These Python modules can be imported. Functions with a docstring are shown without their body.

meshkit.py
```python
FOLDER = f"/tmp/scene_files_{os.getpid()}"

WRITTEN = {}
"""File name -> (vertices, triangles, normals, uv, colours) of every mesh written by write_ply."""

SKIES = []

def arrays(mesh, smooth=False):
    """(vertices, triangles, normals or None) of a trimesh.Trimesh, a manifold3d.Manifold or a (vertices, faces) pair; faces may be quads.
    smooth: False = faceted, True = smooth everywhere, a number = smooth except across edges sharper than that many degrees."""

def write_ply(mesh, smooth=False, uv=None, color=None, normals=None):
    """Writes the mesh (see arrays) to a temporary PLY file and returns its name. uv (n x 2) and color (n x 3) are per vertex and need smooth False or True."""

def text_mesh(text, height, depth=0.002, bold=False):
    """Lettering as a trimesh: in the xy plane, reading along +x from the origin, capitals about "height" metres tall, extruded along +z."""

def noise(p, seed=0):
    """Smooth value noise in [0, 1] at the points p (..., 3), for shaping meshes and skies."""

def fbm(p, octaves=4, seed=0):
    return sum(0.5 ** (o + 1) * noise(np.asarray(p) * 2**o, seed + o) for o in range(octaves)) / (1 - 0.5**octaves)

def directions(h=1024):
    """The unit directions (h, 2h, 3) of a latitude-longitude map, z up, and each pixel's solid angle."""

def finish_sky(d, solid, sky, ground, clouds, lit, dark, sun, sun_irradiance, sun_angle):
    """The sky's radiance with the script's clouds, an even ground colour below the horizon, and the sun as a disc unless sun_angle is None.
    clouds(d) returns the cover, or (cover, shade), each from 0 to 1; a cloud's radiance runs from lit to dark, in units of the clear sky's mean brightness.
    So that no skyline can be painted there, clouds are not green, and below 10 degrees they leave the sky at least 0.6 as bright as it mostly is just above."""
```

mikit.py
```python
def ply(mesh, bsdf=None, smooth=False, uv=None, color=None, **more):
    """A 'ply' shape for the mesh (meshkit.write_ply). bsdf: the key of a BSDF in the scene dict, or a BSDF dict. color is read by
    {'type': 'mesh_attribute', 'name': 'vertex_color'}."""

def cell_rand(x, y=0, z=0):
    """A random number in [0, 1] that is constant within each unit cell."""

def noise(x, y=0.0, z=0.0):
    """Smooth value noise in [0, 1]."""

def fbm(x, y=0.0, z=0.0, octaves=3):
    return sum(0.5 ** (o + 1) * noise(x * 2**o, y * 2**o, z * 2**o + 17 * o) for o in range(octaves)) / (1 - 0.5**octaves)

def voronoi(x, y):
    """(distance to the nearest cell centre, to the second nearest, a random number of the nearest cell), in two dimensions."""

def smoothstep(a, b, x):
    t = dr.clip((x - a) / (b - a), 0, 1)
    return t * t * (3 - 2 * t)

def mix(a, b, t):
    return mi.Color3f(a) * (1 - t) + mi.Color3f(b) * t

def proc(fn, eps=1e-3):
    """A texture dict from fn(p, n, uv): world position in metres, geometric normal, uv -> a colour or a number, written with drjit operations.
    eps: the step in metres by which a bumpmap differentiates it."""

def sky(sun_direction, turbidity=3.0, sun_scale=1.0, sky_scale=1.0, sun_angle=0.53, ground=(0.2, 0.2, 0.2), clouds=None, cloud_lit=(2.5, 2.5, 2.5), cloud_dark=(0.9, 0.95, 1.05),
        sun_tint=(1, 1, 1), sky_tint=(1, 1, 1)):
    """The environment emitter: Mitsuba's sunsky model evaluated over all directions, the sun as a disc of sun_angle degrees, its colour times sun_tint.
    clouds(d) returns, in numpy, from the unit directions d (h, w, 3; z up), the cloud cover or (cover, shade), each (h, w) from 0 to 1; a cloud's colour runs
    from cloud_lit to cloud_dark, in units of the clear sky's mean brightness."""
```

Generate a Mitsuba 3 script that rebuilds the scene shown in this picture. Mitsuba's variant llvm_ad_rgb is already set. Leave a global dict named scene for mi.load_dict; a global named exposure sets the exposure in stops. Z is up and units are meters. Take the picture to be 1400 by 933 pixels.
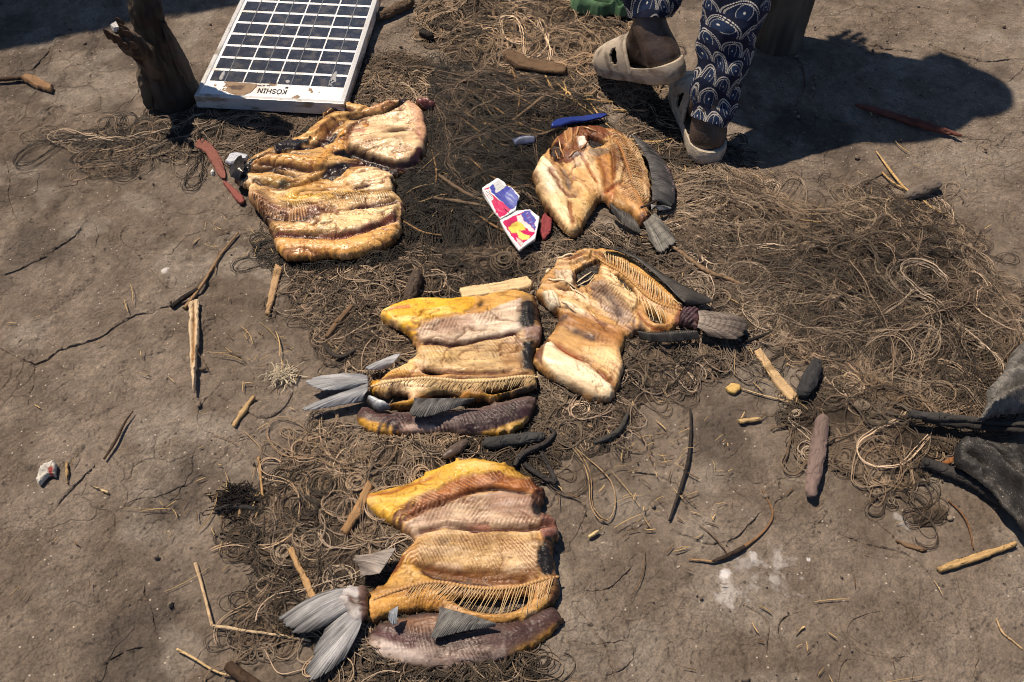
import math, random, numpy as np, trimesh, mitsuba as mi, mikit, meshkit, manifold3d, shapely
import drjit as dr
from shapely.geometry import Polygon, LineString, Point
from shapely import affinity
from scipy.spatial import cKDTree, Delaunay
from scipy import ndimage
from mikit import noise, fbm, voronoi, smoothstep, mix
T = mi.ScalarTransform4f
scene, labels = {'type': 'scene'}, {}

# ------------------------------------------------------------------ camera, daylight, exposure
CAM_H, PITCH, FPX = 1.30, math.radians(50), 1361.0
fwd = np.array([0, math.cos(PITCH), -math.sin(PITCH)])
scene['camera'] = {'type': 'perspective', 'fov_axis': 'x', 'fov': 2*math.degrees(math.atan(700/FPX)),
                   'near_clip': 0.05, 'far_clip': 300.0,
                   'to_world': T().look_at(origin=[0, 0, CAM_H], target=(np.array([0, 0, CAM_H])+fwd).tolist(), up=[0, 0, 1])}
SUN = (-0.315, 0.20, 0.93)
scene['sky'] = mikit.sky(SUN, turbidity=3, sun_scale=1.0, sky_scale=0.62, sun_angle=0.6, ground=(0.12, 0.10, 0.08))
exposure = 1.92

# ------------------------------------------------------------------ helpers
rng = np.random.default_rng(7)
random.seed(7)

def P(px, py, z=0.0):
    """A spot measured on the photograph (1400 x 933) as the point at height z that it shows."""
    px, py = np.asarray(px, float), np.asarray(py, float)
    dx, dy = (px-700)/FPX, -(py-466.5)/FPX
    ry, rz = fwd[1]+dy*math.sin(PITCH), fwd[2]+dy*math.cos(PITCH)
    t = (CAM_H-z)/-rz
    return np.stack([dx*t, ry*t, np.broadcast_to(z, np.shape(t))], -1)

def XY(pts, z=0.0):
    p = np.asarray(pts, float)
    return P(p[:, 0], p[:, 1], z)[:, :2]

def crop(ox, oy, s):
    """Points read off an enlarged view of the photograph, back to its own pixels."""
    return lambda pts: np.array([[ox+x/s, oy+y/s] for x, y in pts])

def C(r, g, b, k=1.30):
    """Base colour of a surface that reads as this sRGB in full sun."""
    c = np.array([r, g, b])/255.0
    c = np.where(c < 0.04045, c/12.92, ((c+0.055)/1.055)**2.4)
    return np.clip(c/k, 0.004, 0.92)

def nz(xy, f, seed=0, octaves=3):
    xy = np.asarray(xy, float)
    p = np.concatenate([xy[..., :2]*f, np.full(xy.shape[:-1]+(1,), 3.7)], -1)
    return meshkit.fbm(p, octaves, seed)

def sst(a, b, x):
    t = np.clip((x-a)/(b-a), 0, 1)
    return t*t*(3-2*t)

def chaikin(p, n=2, closed=True):
    p = np.asarray(p, float)
    for _ in range(n):
        q = np.roll(p, -1, 0) if closed else p[1:]
        a = p if closed else p[:-1]
        r = np.empty((2*len(a), p.shape[1])); r[0::2] = .75*a+.25*q; r[1::2] = .25*a+.75*q
        p = r if closed else np.vstack([p[:1], r, p[-1:]])
    return p

def resample(p, n=None, step=None):
    p = np.asarray(p, float)
    s = np.r_[0, np.cumsum(np.linalg.norm(np.diff(p, axis=0), axis=1))]
    n = n or max(3, int(s[-1]/step)+1)
    t = np.linspace(0, s[-1], n)
    return np.stack([np.interp(t, s, p[:, k]) for k in range(p.shape[1])], 1)

def seg_dist(xy, line):
    """(distance, arc length, signed side) of points to a polyline."""
    best = np.full(len(xy), 9.0); arc = np.zeros(len(xy)); side = np.zeros(len(xy)); s0 = 0
    for a, b in zip(line[:-1], line[1:]):
        d = b-a; L = np.linalg.norm(d)+1e-9; u = d/L
        r = xy-a; t = np.clip(r@u, 0, L)
        q = r-t[:, None]*u; dist = np.hypot(q[:, 0], q[:, 1])
        m = dist < best
        best[m] = dist[m]; arc[m] = (s0+t)[m]; side[m] = (u[0]*r[:, 1]-u[1]*r[:, 0])[m]
        s0 += L
    return best, arc, np.sign(side)*best

def poly_sd(xy, ring):
    """signed distance, positive inside."""
    poly = Polygon(ring).buffer(0)
    d = seg_dist(xy, np.vstack([ring, ring[:1]]))[0]
    return np.where(shapely.contains_xy(poly, xy[:, 0], xy[:, 1]), d, -d)

def numbered(key):
    if key not in scene and not any(k.startswith(key+'__') for k in scene): return key
    n = 1
    while f'{key}_{n:03d}' in scene or any(k.startswith(f'{key}_{n:03d}__') for k in scene): n += 1
    return f'{key}_{n:03d}'

def put(key, mesh, bsdf, smooth=30, color=None, parent=None, label=None, cat=None, group=None, kind=None, uv=None, **more):
    key = numbered((parent+'__' if parent else '')+key)
    if color is not None:
        v = len(mesh.vertices) if hasattr(mesh, 'vertices') else len(mesh[0])
        color = np.broadcast_to(color, (v, 3))
        smooth = bool(smooth)
    scene[key] = mikit.ply(mesh, bsdf, smooth=smooth, color=color, uv=uv, **more)
    tag(key, label, cat, group, kind)
    return key

def tag(key, label=None, cat=None, group=None, kind=None):
    d = {k: v for k, v in (('label', label), ('category', cat), ('group', group), ('kind', kind)) if v}
    if d: labels[key] = d

taken = set()
def thing(name, label, cat, group=None):
    key, n = name, 0
    while key in taken or key in scene:
        n += 1; key = f'{name}_{n:03d}'
    taken.add(key); tag(key, label, cat, group)
    return key

def tubes(Pts, R, sides=3, color=None, cap=False, open_=False):
    """S polylines of N points (S,N,3) as thin tubes in one mesh; R scalar, (N,) or (S,N)."""
    Pts = np.asarray(Pts, float); S, N, _ = Pts.shape
    t = np.gradient(Pts, axis=1); t /= np.linalg.norm(t, axis=2, keepdims=True)+1e-12
    up = np.where(np.abs(t[..., 2:]) < 0.9, [0, 0, 1.0], [1.0, 0, 0])
    a = np.cross(t, up); a /= np.linalg.norm(a, axis=2, keepdims=True)+1e-12
    b = np.cross(t, a)
    ang = np.arange(sides)*2*np.pi/sides-np.pi/2
    R = np.broadcast_to(R, (S, N))
    v = Pts[:, :, None]+R[:, :, None, None]*(np.cos(ang)[:, None]*a[:, :, None]+np.sin(ang)[:, None]*b[:, :, None])
    i, j = np.meshgrid(np.arange(N-1), np.arange(sides) if not open_ else np.array([0, 2]), indexing='ij')
    q = np.stack([i*sides+j, i*sides+(j+1) % sides, (i+1)*sides+(j+1) % sides, (i+1)*sides+j], -1).reshape(-1, 4)
    f = np.vstack([q[:, [0, 2, 1]], q[:, [0, 3, 2]]])
    if cap:
        c0 = [[0, k, k+1] for k in range(1, sides-1)]; o = (N-1)*sides
        c1 = [[o, o+k+1, o+k] for k in range(1, sides-1)]
        f = np.vstack([f, np.array(c0+c1).reshape(-1, 3)])
    f = (f[None]+(np.arange(S)*N*sides)[:, None, None]).reshape(-1, 3)
    m = trimesh.Trimesh(v.reshape(-1, 3), f, process=False)
    if color is None: return m
    return m, np.repeat(np.broadcast_to(color, (S, N, 3)).reshape(-1, 3), sides, 0)

def lump(pts, radii, refine=None, smooth=8):
    """Hull chain of spheres, refined and smoothed: one continuous limb, stick or stone."""
    parts = []
    def ball(p, r): return manifold3d.Manifold.sphere(r, 20).translate(list(map(float, p)))
    for (p, r), (q, s) in zip(zip(pts[:-1], radii[:-1]), zip(pts[1:], radii[1:])):
        parts.append(manifold3d.Manifold.batch_hull([ball(p, r), ball(q, s)]))
    return manifold3d.Manifold.batch_boolean(parts, manifold3d.OpType.Add)

def mani(m, refine, smooth=10, noise_amp=0, nf=20, seed=0):
    m = m.refine_to_length(refine).to_mesh()
    t = trimesh.Trimesh(m.vert_properties[:, :3], m.tri_verts, process=True)
    trimesh.smoothing.filter_taubin(t, iterations=smooth)
    if noise_amp:
        n = t.vertex_normals
        t.vertices = t.vertices+n*(meshkit.fbm(t.vertices*nf, 4, seed)-.5)[:, None]*noise_amp
    return t

def gz(xy):
    """height of the trodden ground."""
    xy = np.asarray(xy, float)
    w = np.exp(-(np.hypot(xy[..., 0], xy[..., 1]-1.2)/6)**2)
    return w*(0.030*(nz(xy, 2.2, 1, 3)-.5)+0.012*(nz(xy, 9, 2, 3)-.5))

def Pg(px, py, dz=0.0):
    """point on the ground (plus dz) seen at this spot."""
    p = P(px, py, 0.0)
    for _ in range(3): p = P(px, py, gz(p[..., :2])+dz)
    return p

# ------------------------------------------------------------------ materials
VC = {'type': 'mesh_attribute', 'name': 'vertex_color'}
def P_(rough, spec=0.5, base=VC, **k): return {'type': 'principled', 'base_color': base, 'roughness': rough, 'specular': spec, **k}
def bump(fn, scale, inner, eps=6e-4): return {'type': 'bumpmap', 'tex': mikit.proc(fn, eps=eps), 'scale': scale, 'bsdf': inner}
def two(b): return {'type': 'twosided', 'bsdf': b}
scene['mat_matte'] = two(P_(0.85, 0.25))
scene['mat_semi'] = two(P_(0.5, 0.4))
scene['mat_gloss'] = two(P_(0.22, 0.5))
def strands(x, y):
    a = dr.abs(dr.sin(46*fbm(x*34, y*34, 1, 2))); b = dr.abs(dr.sin(52*fbm(x*46+3, y*46+8, 5, 2))); c = dr.abs(dr.sin(40*fbm(x*60+5, y*24, 9, 2)))
    return dr.maximum(smoothstep(0.62, 0.96, a), dr.maximum(0.8*smoothstep(0.66, 0.97, b), 0.6*smoothstep(0.66, 0.97, c)))
def packed_bump(p, n, uv): return strands(p.x, p.y)
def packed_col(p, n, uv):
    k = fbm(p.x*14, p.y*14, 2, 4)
    return mix((0.012, 0.0095, 0.008), mix((0.046, 0.034, 0.025), (0.145, 0.108, 0.078), smoothstep(0.36, 0.66, k)), strands(p.x, p.y))  # near-black between the drawn strands paints in the shade of the gaps
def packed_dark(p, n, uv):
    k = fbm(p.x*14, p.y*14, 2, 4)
    return mix((0.005, 0.0045, 0.0042), mix((0.016, 0.0135, 0.012), (0.055, 0.044, 0.035), smoothstep(0.42, 0.7, k)), strands(p.x, p.y))  # charred strands, with gap shade painted in as a still darker tone
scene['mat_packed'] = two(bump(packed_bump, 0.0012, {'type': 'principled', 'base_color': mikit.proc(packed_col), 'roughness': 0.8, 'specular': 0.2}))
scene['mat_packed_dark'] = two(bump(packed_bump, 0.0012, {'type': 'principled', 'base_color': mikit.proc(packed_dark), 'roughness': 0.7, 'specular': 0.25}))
scene['mat_twine'] = two(P_(0.65, 0.35))

def flesh_bump(p, n, uv):
    return 0.35*noise(p.x*420, p.y*420, p.z*300)+0.8*fbm(p.x*90+3, p.y*300, p.z*90, 3)
def flesh_rough(p, n, uv):
    return 0.30+0.50*fbm(p.x*60, p.y*60, p.z*40, 3)
scene['mat_flesh'] = two(bump(flesh_bump, 0.0013, P_(mikit.proc(flesh_rough), 0.4)))
def oil_rough(p, n, uv):
    return 0.19+0.42*fbm(p.x*70, p.y*70, p.z*40, 3)
scene['mat_oily'] = two(bump(flesh_bump, 0.0010, P_(mikit.proc(oil_rough), 0.55)))

def soil_col(p, n, uv):
    x, y = p.x, p.y
    a = fbm(x*3.1, y*3.1, 1, 4); b = fbm(x*17, y*17, 2, 4); c = fbm(x*90, y*90, 3, 3); e = noise(x*520, y*520, 4)
    col = mix((0.100, 0.078, 0.061), (0.170, 0.138, 0.112), smoothstep(0.3, 0.72, a*.5+b*.5))
    col = mix(col, (0.062, 0.050, 0.042), 0.8*smoothstep(0.56, 0.72, fbm(x*6+9, y*6, 7, 4)))       # damp, dark patches
    col = mix(col, (0.205, 0.176, 0.148), 0.6*smoothstep(0.56, 0.75, fbm(x*11+4, y*11, 5, 4)))     # dust
    col = col*(0.70+0.60*c)*(0.78+0.44*e)
    f1, f2, r = voronoi(x*75, y*75)
    spk = smoothstep(0.13, 0.06, f1)*dr.select(r > 0.94, 1.0, 0.0)
    col = mix(col, (0.42, 0.37, 0.31), 0.8*spk)
    f1, f2, r = voronoi(x*46+7, y*46+3)
    col = mix(col, (0.028, 0.023, 0.02), 0.7*smoothstep(0.16, 0.07, f1)*dr.select(r > 0.9, 1.0, 0.0))
    ash = mi.Float(0)
    for (ax, ay, rr, kk) in ASH:
        q = dr.sqrt(dr.square(x-ax)+dr.square((y-ay)*0.75))/rr
        ash = dr.maximum(ash, kk*smoothstep(1.0, 0.15, q+1.5*(fbm(x*75, y*75, 8, 5)-0.5)*2))
    return mix(col, (0.68, 0.67, 0.68), ash)
ASH = [(*P(px, py)[:2], r, k) for px, py, r, k in ((992, 780, .009, .7), (996, 806, .022, .26), (1031, 757, .006, .45), (1231, 711, .012, .35), (1107, 762, .0035, .8), (223, 370, .008, .5), (1025, 775, .022, .2), (1065, 775, .03, .25))]
def soil_bump(p, n, uv):
    x, y = p.x, p.y
    wx, wy = x+0.09*fbm(x*13, y*13, 0, 4), y+0.09*fbm(x*13+5, y*13, 3, 4)
    f1, f2, r = voronoi(wx*15, wy*15)
    m = smoothstep(0.56, 0.66, fbm(x*5+2, y*5+1, 9, 3))
    g1, g2, r2 = voronoi(wx*42+3, wy*42)
    m2 = smoothstep(0.52, 0.64, fbm(x*7+12, y*7+1, 4, 3))
    return (0.55*fbm(x*38, y*38, 0, 5)+0.52*fbm(x*210, y*210, 5, 3)
            - 0.30*m*smoothstep(0.06, 0.0, f2-f1) - 0.16*m2*smoothstep(0.10, 0.0, g2-g1))
scene['mat_soil'] = two(bump(soil_bump, 0.0085, {'type': 'principled', 'base_color': mikit.proc(soil_col), 'roughness': 0.9, 'specular': 0.2}, eps=8e-4))

def wood_mod(p, n, uv):
    return fbm(p.x*150, p.y*150, p.z*60, 4)+0.6*smoothstep(0.05, 0.0, dr.abs(fbm(p.x*60+4, p.y*60, p.z*30, 3)-0.5))*-1
scene['mat_wood'] = two(bump(wood_mod, 0.0026, P_(0.8, 0.25)))
def bark_bump(p, n, uv):
    return fbm(p.x*70, p.y*70, p.z*9, 4)+0.4*fbm(p.x*240, p.y*240, p.z*40, 3)
def bark_col(p, n, uv):
    a = fbm(p.x*55, p.y*55, p.z*7, 4); b = fbm(p.x*14+3, p.y*14, p.z*6, 3)
    c = mix((0.028, 0.021, 0.017), (0.115, 0.088, 0.066), smoothstep(0.32, 0.68, a))
    return mix(c, (0.02, 0.017, 0.015), 0.7*smoothstep(0.5, 0.68, b))
scene['mat_bark'] = two(bump(bark_bump, 0.012, {'type': 'principled', 'base_color': mikit.proc(bark_col), 'roughness': 0.85, 'specular': 0.25}, eps=1e-3))
def post_col(p, n, uv):
    a = fbm(p.x*60, p.y*60, p.z*6, 4); b = fbm(p.x*10+3, p.y*10, p.z*5, 3)
    c = mix((0.060, 0.047, 0.036), (0.135, 0.110, 0.084), smoothstep(0.3, 0.7, a))
    return mix(c, (0.055, 0.045, 0.036), 0.7*smoothstep(0.45, 0.7, b))
scene['mat_post'] = two(bump(bark_bump, 0.004, {'type': 'principled', 'base_color': mikit.proc(post_col), 'roughness': 0.75, 'specular': 0.3}, eps=1e-3))
def skin_bump(p, n, uv): return fbm(p.x*260, p.y*260, p.z*260, 3)
def skin_col(p, n, uv):
    return mix((0.026, 0.017, 0.0135), (0.080, 0.056, 0.047), smoothstep(0.3, 0.7, fbm(p.x*28, p.y*28, p.z*28, 4)))
scene['mat_skin'] = two(bump(skin_bump, 0.0012, {'type': 'principled', 'base_color': mikit.proc(skin_col), 'roughness': 0.42, 'specular': 0.5}))
def clog_col(p, n, uv):
    a = fbm(p.x*40, p.y*40, p.z*40, 4)
    return mix((0.37, 0.315, 0.25), (0.17, 0.138, 0.108), smoothstep(0.45, 0.72, a))
scene['mat_clog'] = two(bump(skin_bump, 0.0006, {'type': 'principled', 'base_color': mikit.proc(clog_col), 'roughness': 0.55, 'specular': 0.4}))
def frame_col(p, n, uv):
    return mix((0.62, 0.62, 0.62), (0.30, 0.26, 0.21), smoothstep(0.5, 0.68, fbm(p.x*26, p.y*26, p.z*60, 4)))
scene['mat_frame'] = two(P_(0.42, 0.5, mikit.proc(frame_col), metallic=0.45))
def sheet_col(p, n, uv):
    d = smoothstep(0.55, 0.75, fbm(p.x*22, p.y*22, 3, 5))*0.55
    return mix((0.74, 0.75, 0.77), (0.42, 0.37, 0.31), d)
scene['mat_backsheet'] = two(P_(0.3, 0.5, mikit.proc(sheet_col), clearcoat=0.5, clearcoat_gloss=0.9))
def cell_col(p, n, uv):
    a = fbm(p.x*60, p.y*60, 2, 4); f1, f2, r = voronoi(p.x*90, p.y*90)
    c = mix((0.020, 0.025, 0.040), (0.034, 0.040, 0.060), r)
    c = mix(c, (0.20, 0.18, 0.16), 0.22*smoothstep(0.5, 0.8, a))
    s = noise(p.x*420, p.y*420, 1)
    return mix(c, (0.30, 0.28, 0.25), 0.3*smoothstep(0.92, 0.98, s))
scene['mat_cell'] = two(P_(0.25, 0.45, mikit.proc(cell_col), clearcoat=0.4, clearcoat_gloss=0.85))
def rubber_col(p, n, uv):
    a = fbm(p.x*35, p.y*35, p.z*35, 4); s = noise(p.x*600, p.y*600, p.z*600)
    c = mix((0.010, 0.0095, 0.0095), (0.036, 0.033, 0.031), smoothstep(0.35, 0.7, a))
    return mix(c, (0.22, 0.20, 0.18), smoothstep(0.80, 0.9, s)*smoothstep(0.42, 0.6, a))
scene['mat_rubber'] = two(bump(skin_bump, 0.0012, {'type': 'principled', 'base_color': mikit.proc(rubber_col), 'roughness': 0.68, 'specular': 0.45}))
def sack_col(p, n, uv):
    f1, f2, r = voronoi(p.x*210+p.z*30+2*fbm(p.x*40, p.y*40, 0, 3), p.y*120+p.z*60+2*fbm(p.x*40+5, p.y*40, 0, 3))
    a = fbm(p.x*30, p.y*30, p.z*30, 4)
    c = mix((0.075, 0.07, 0.065), (0.20, 0.19, 0.176), smoothstep(0.3, 0.75, a*.8+r*.2))
    return mix(c, (0.06, 0.055, 0.05), 0.4*smoothstep(0.12, 0.02, f2-f1))
def sack_bump(p, n, uv):
    f1, f2, r = voronoi(p.x*210+p.z*30+2*fbm(p.x*40, p.y*40, 0, 3), p.y*120+p.z*60+2*fbm(p.x*40+5, p.y*40, 0, 3))
    return smoothstep(0.0, 0.16, f2-f1)+0.4*fbm(p.x*200, p.y*200, p.z*200, 3)
scene['mat_sack'] = two(bump(sack_bump, 0.0014, {'type': 'principled', 'base_color': mikit.proc(sack_col), 'roughness': 0.8, 'specular': 0.25}))
def cell_r(a, b): return mikit.cell_rand(a, b, 5)
def pants_col(p, n, uv):
    """indigo wax print: overlapping fans edged with rows of white dots, leaf eyes with fine rings inside."""
    u, v = uv.x, uv.y
    u0, v0 = u, v
    u = u0+0.13*(fbm(u0*5, v0*5, 1, 2)-0.5); v = v0+0.13*(fbm(u0*5+7, v0*5, 4, 2)-0.5)
    base = mix((0.0028, 0.0045, 0.016), (0.0045, 0.009, 0.034), fbm(u*70, v*70, 2, 3))
    white, blue = mi.Float(0), mi.Float(0)
    W, H = 0.115, 0.082
    hit = mi.Bool(False)
    for k in (0, 1, 2):                                     # nearest row first: a fan hides those behind it
        row = dr.floor(v/H)-k
        off = dr.select(row-2*dr.floor(row/2) > 0.5, 0.5, 0.0)
        cxx = (dr.floor(u/W+off)+0.5-off)*W
        for s in (0.0,):
            dx, dy = u-cxx, v-row*H
            r = dr.sqrt(dx*dx+dy*dy*0.72); a = dr.atan2(dx, dy+1e-6)
            ins = (r < 0.060) & ~hit
            n1 = dr.abs(dr.sin(a*0.058*500)); n2 = dr.abs(dr.sin(a*0.050*500+1.0))
            dots = smoothstep(0.0030, 0.0018, dr.abs(r-0.0565))*smoothstep(0.25, 0.6, n1)
            dots = dr.maximum(dots, smoothstep(0.0026, 0.0015, dr.abs(r-0.0475))*smoothstep(0.3, 0.65, n2))
            cr = cell_r(dr.floor(u/W+off), row)
            ca, sa = dr.cos(cr*2.4-1.2), dr.sin(cr*2.4-1.2)
            lx, ly = dx*ca+(dy-0.022)*sa, (dy-0.022)*ca-dx*sa
            leaf = dr.sqrt(dr.square(lx*1.7)+dr.square(ly*0.95))
            ring = smoothstep(0.25, 0.7, dr.abs(dr.sin(leaf*760)))*smoothstep(0.036, 0.032, leaf)
            eye = smoothstep(0.0022, 0.0012, dr.abs(leaf-0.036))*smoothstep(0.2, 0.6, dr.abs(dr.sin(dr.atan2(dx, dy-0.022)*17)))
            eye = dr.maximum(eye, smoothstep(0.0030, 0.0020, leaf-0.003))
            fan = smoothstep(0.3, 0.8, dr.abs(dr.sin(r*900)))*smoothstep(0.036, 0.040, leaf)*0.55*smoothstep(0.046, 0.044, r)
            white = dr.select(ins, dr.maximum(dots, eye), white)
            blue = dr.select(ins, dr.maximum(ring, fan), blue)
            hit = hit | ins
    c = mix(base, (0.010, 0.030, 0.085), 0.7*blue)
    return mix(c, (0.56, 0.54, 0.50), 0.85*white)
def cloth_bump(p, n, uv): return fbm(p.x*60, p.y*60, p.z*25, 3)+0.15*noise(p.x*900, p.y*900, p.z*900)
scene['mat_print'] = two(bump(cloth_bump, 0.004, {'type': 'principled', 'base_color': mikit.proc(pants_col), 'roughness': 0.75, 'specular': 0.25, 'sheen': 0.2}))

# ------------------------------------------------------------------ ground: one sheet, dense where we look, on to the horizon
def axis(lo, hi, step, far):
    core = np.arange(lo, hi+1e-9, step)
    g, s, x = [], step, hi
    while x < far:
        s *= 1.35; x += s; g.append(x)
    h, s, x = [], step, lo
    while x > -far:
        s *= 1.35; x -= s; h.append(x)
    return np.r_[h[::-1], core, g]
gx, gy = axis(-1.32, 1.32, 0.0056, 90), axis(0.36, 2.5, 0.0056, 90)
GX, GY = np.meshgrid(gx, gy)
gxy = np.stack([GX.ravel(), GY.ravel()], 1)
CR = [[(-30, 470), (0, 476), (22, 490), (48, 501), (66, 492), (80, 477), (112, 470), (138, 464), (160, 446), (180, 433), (210, 426), (238, 419)],
      [(48, 501), (50, 530), (42, 546)], [(80, 477), (60, 464), (30, 462), (24, 480)], [(0, 377), (22, 372), (40, 360), (66, 350)],
      [(60, 351), (90, 332), (108, 320), (116, 304)], [(788, 828), (802, 846), (815, 862), (832, 890), (846, 940)],
      [(800, 806), (838, 801), (862, 778), (868, 765)], [(1076, 60), (1100, 88), (1101, 122), (1084, 143), (1050, 152)],
      [(198, 790), (196, 815), (206, 830), (214, 872)], [(140, 905), (165, 892), (195, 884)], [(1102, 832), (1070, 842), (1066, 862), (1078, 893), (1098, 926), (1104, 960)],
      [(1150, 728), (1190, 742), (1240, 752), (1280, 790)], [(0, 205), (14, 240), (10, 268), (22, 300)], [(40, 95), (70, 60), (78, 58)],
      [(920, 720), (950, 735), (975, 742), (1010, 735), (1040, 700)], [(1010, 820), (1040, 835), (1056, 850), (1050, 900)], [(1130, 30), (1180, 60), (1260, 72)],
      [(1270, 60), (1330, 84), (1400, 80)], [(860, 640), (905, 645), (930, 660)], [(1310, 790), (1320, 840), (1345, 880), (1330, 930)], [(1190, 700), (1230, 735), (1232, 760)],
      [(330, 560), (360, 580), (398, 560), (405, 520)], [(300, 470), (345, 500), (352, 540)], [(70, 700), (110, 660), (130, 640)], [(1150, 300), (1180, 250), (1210, 235)]]
# each crack is a real groove: rows of points along its wandering course
lines = []
for k, c in enumerate(CR): lines.append((chaikin(XY(c), 2, False), .0010 if k in (0, 5, 7, 10) else .0008))
g_ = np.random.default_rng(23)
while len(lines) < len(CR)+70:
    p = np.array([g_.uniform(-1.25, 1.25), g_.uniform(.45, 2.3)])
    if nz(p[None], 3, 44, 2)[0] < .47: continue
    a, w = g_.uniform(0, 6.28), [p]
    for _ in range(int(g_.integers(6, 26))):
        a += g_.normal(0, .5); p = p+.012*np.array([math.cos(a), math.sin(a)]); w.append(p)
    lines.append((chaikin(w, 1, False), g_.uniform(.0004, .0007)))
cpts, cdep, ccen = [], [], []
for ln, hw in lines:
    ln = resample(ln, step=.0026)
    if len(ln) < 6: continue
    ln = ln+.008*(np.stack([nz(ln, 38, 5), nz(ln, 38, 6)], 1)-.5)+.003*(np.stack([nz(ln, 160, 7), nz(ln, 160, 8)], 1)-.5)
    t = np.gradient(ln, axis=0); t /= np.linalg.norm(t, axis=1, keepdims=True)+1e-9; nn = np.stack([-t[:, 1], t[:, 0]], 1)
    u = np.linspace(0, 1, len(ln)); wv = hw*np.clip(np.sin(np.pi*u)*1.6, .15, 1)*(.35+1.3*nz(ln, 45, 9))
    for o in (-2.6, -1, 0, 1, 2.6):
        cpts.append(ln+nn*(o*wv)[:, None]); cdep.append(3.6*wv*(o == 0)+.0004*(abs(o) == 2.6)*0)
    ccen.append(ln)
cpts, cdep, ccen = np.vstack(cpts), np.concatenate(cdep), np.vstack(ccen)
far_ = cKDTree(ccen).query(gxy, distance_upper_bound=.02)[0] > .0048
gxy = np.vstack([gxy[far_], cpts]); gdep = np.r_[np.zeros(far_.sum()), cdep]
GZ = gz(gxy)
near = (np.abs(gxy[:, 0]) < 1.6) & (gxy[:, 1] > .2) & (gxy[:, 1] < 2.8)
q = gxy[near]
h = 0.0046*(nz(q, 22, 3, 3)-.5)+0.0012*(nz(q, 110, 4, 3)-.5)
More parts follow.
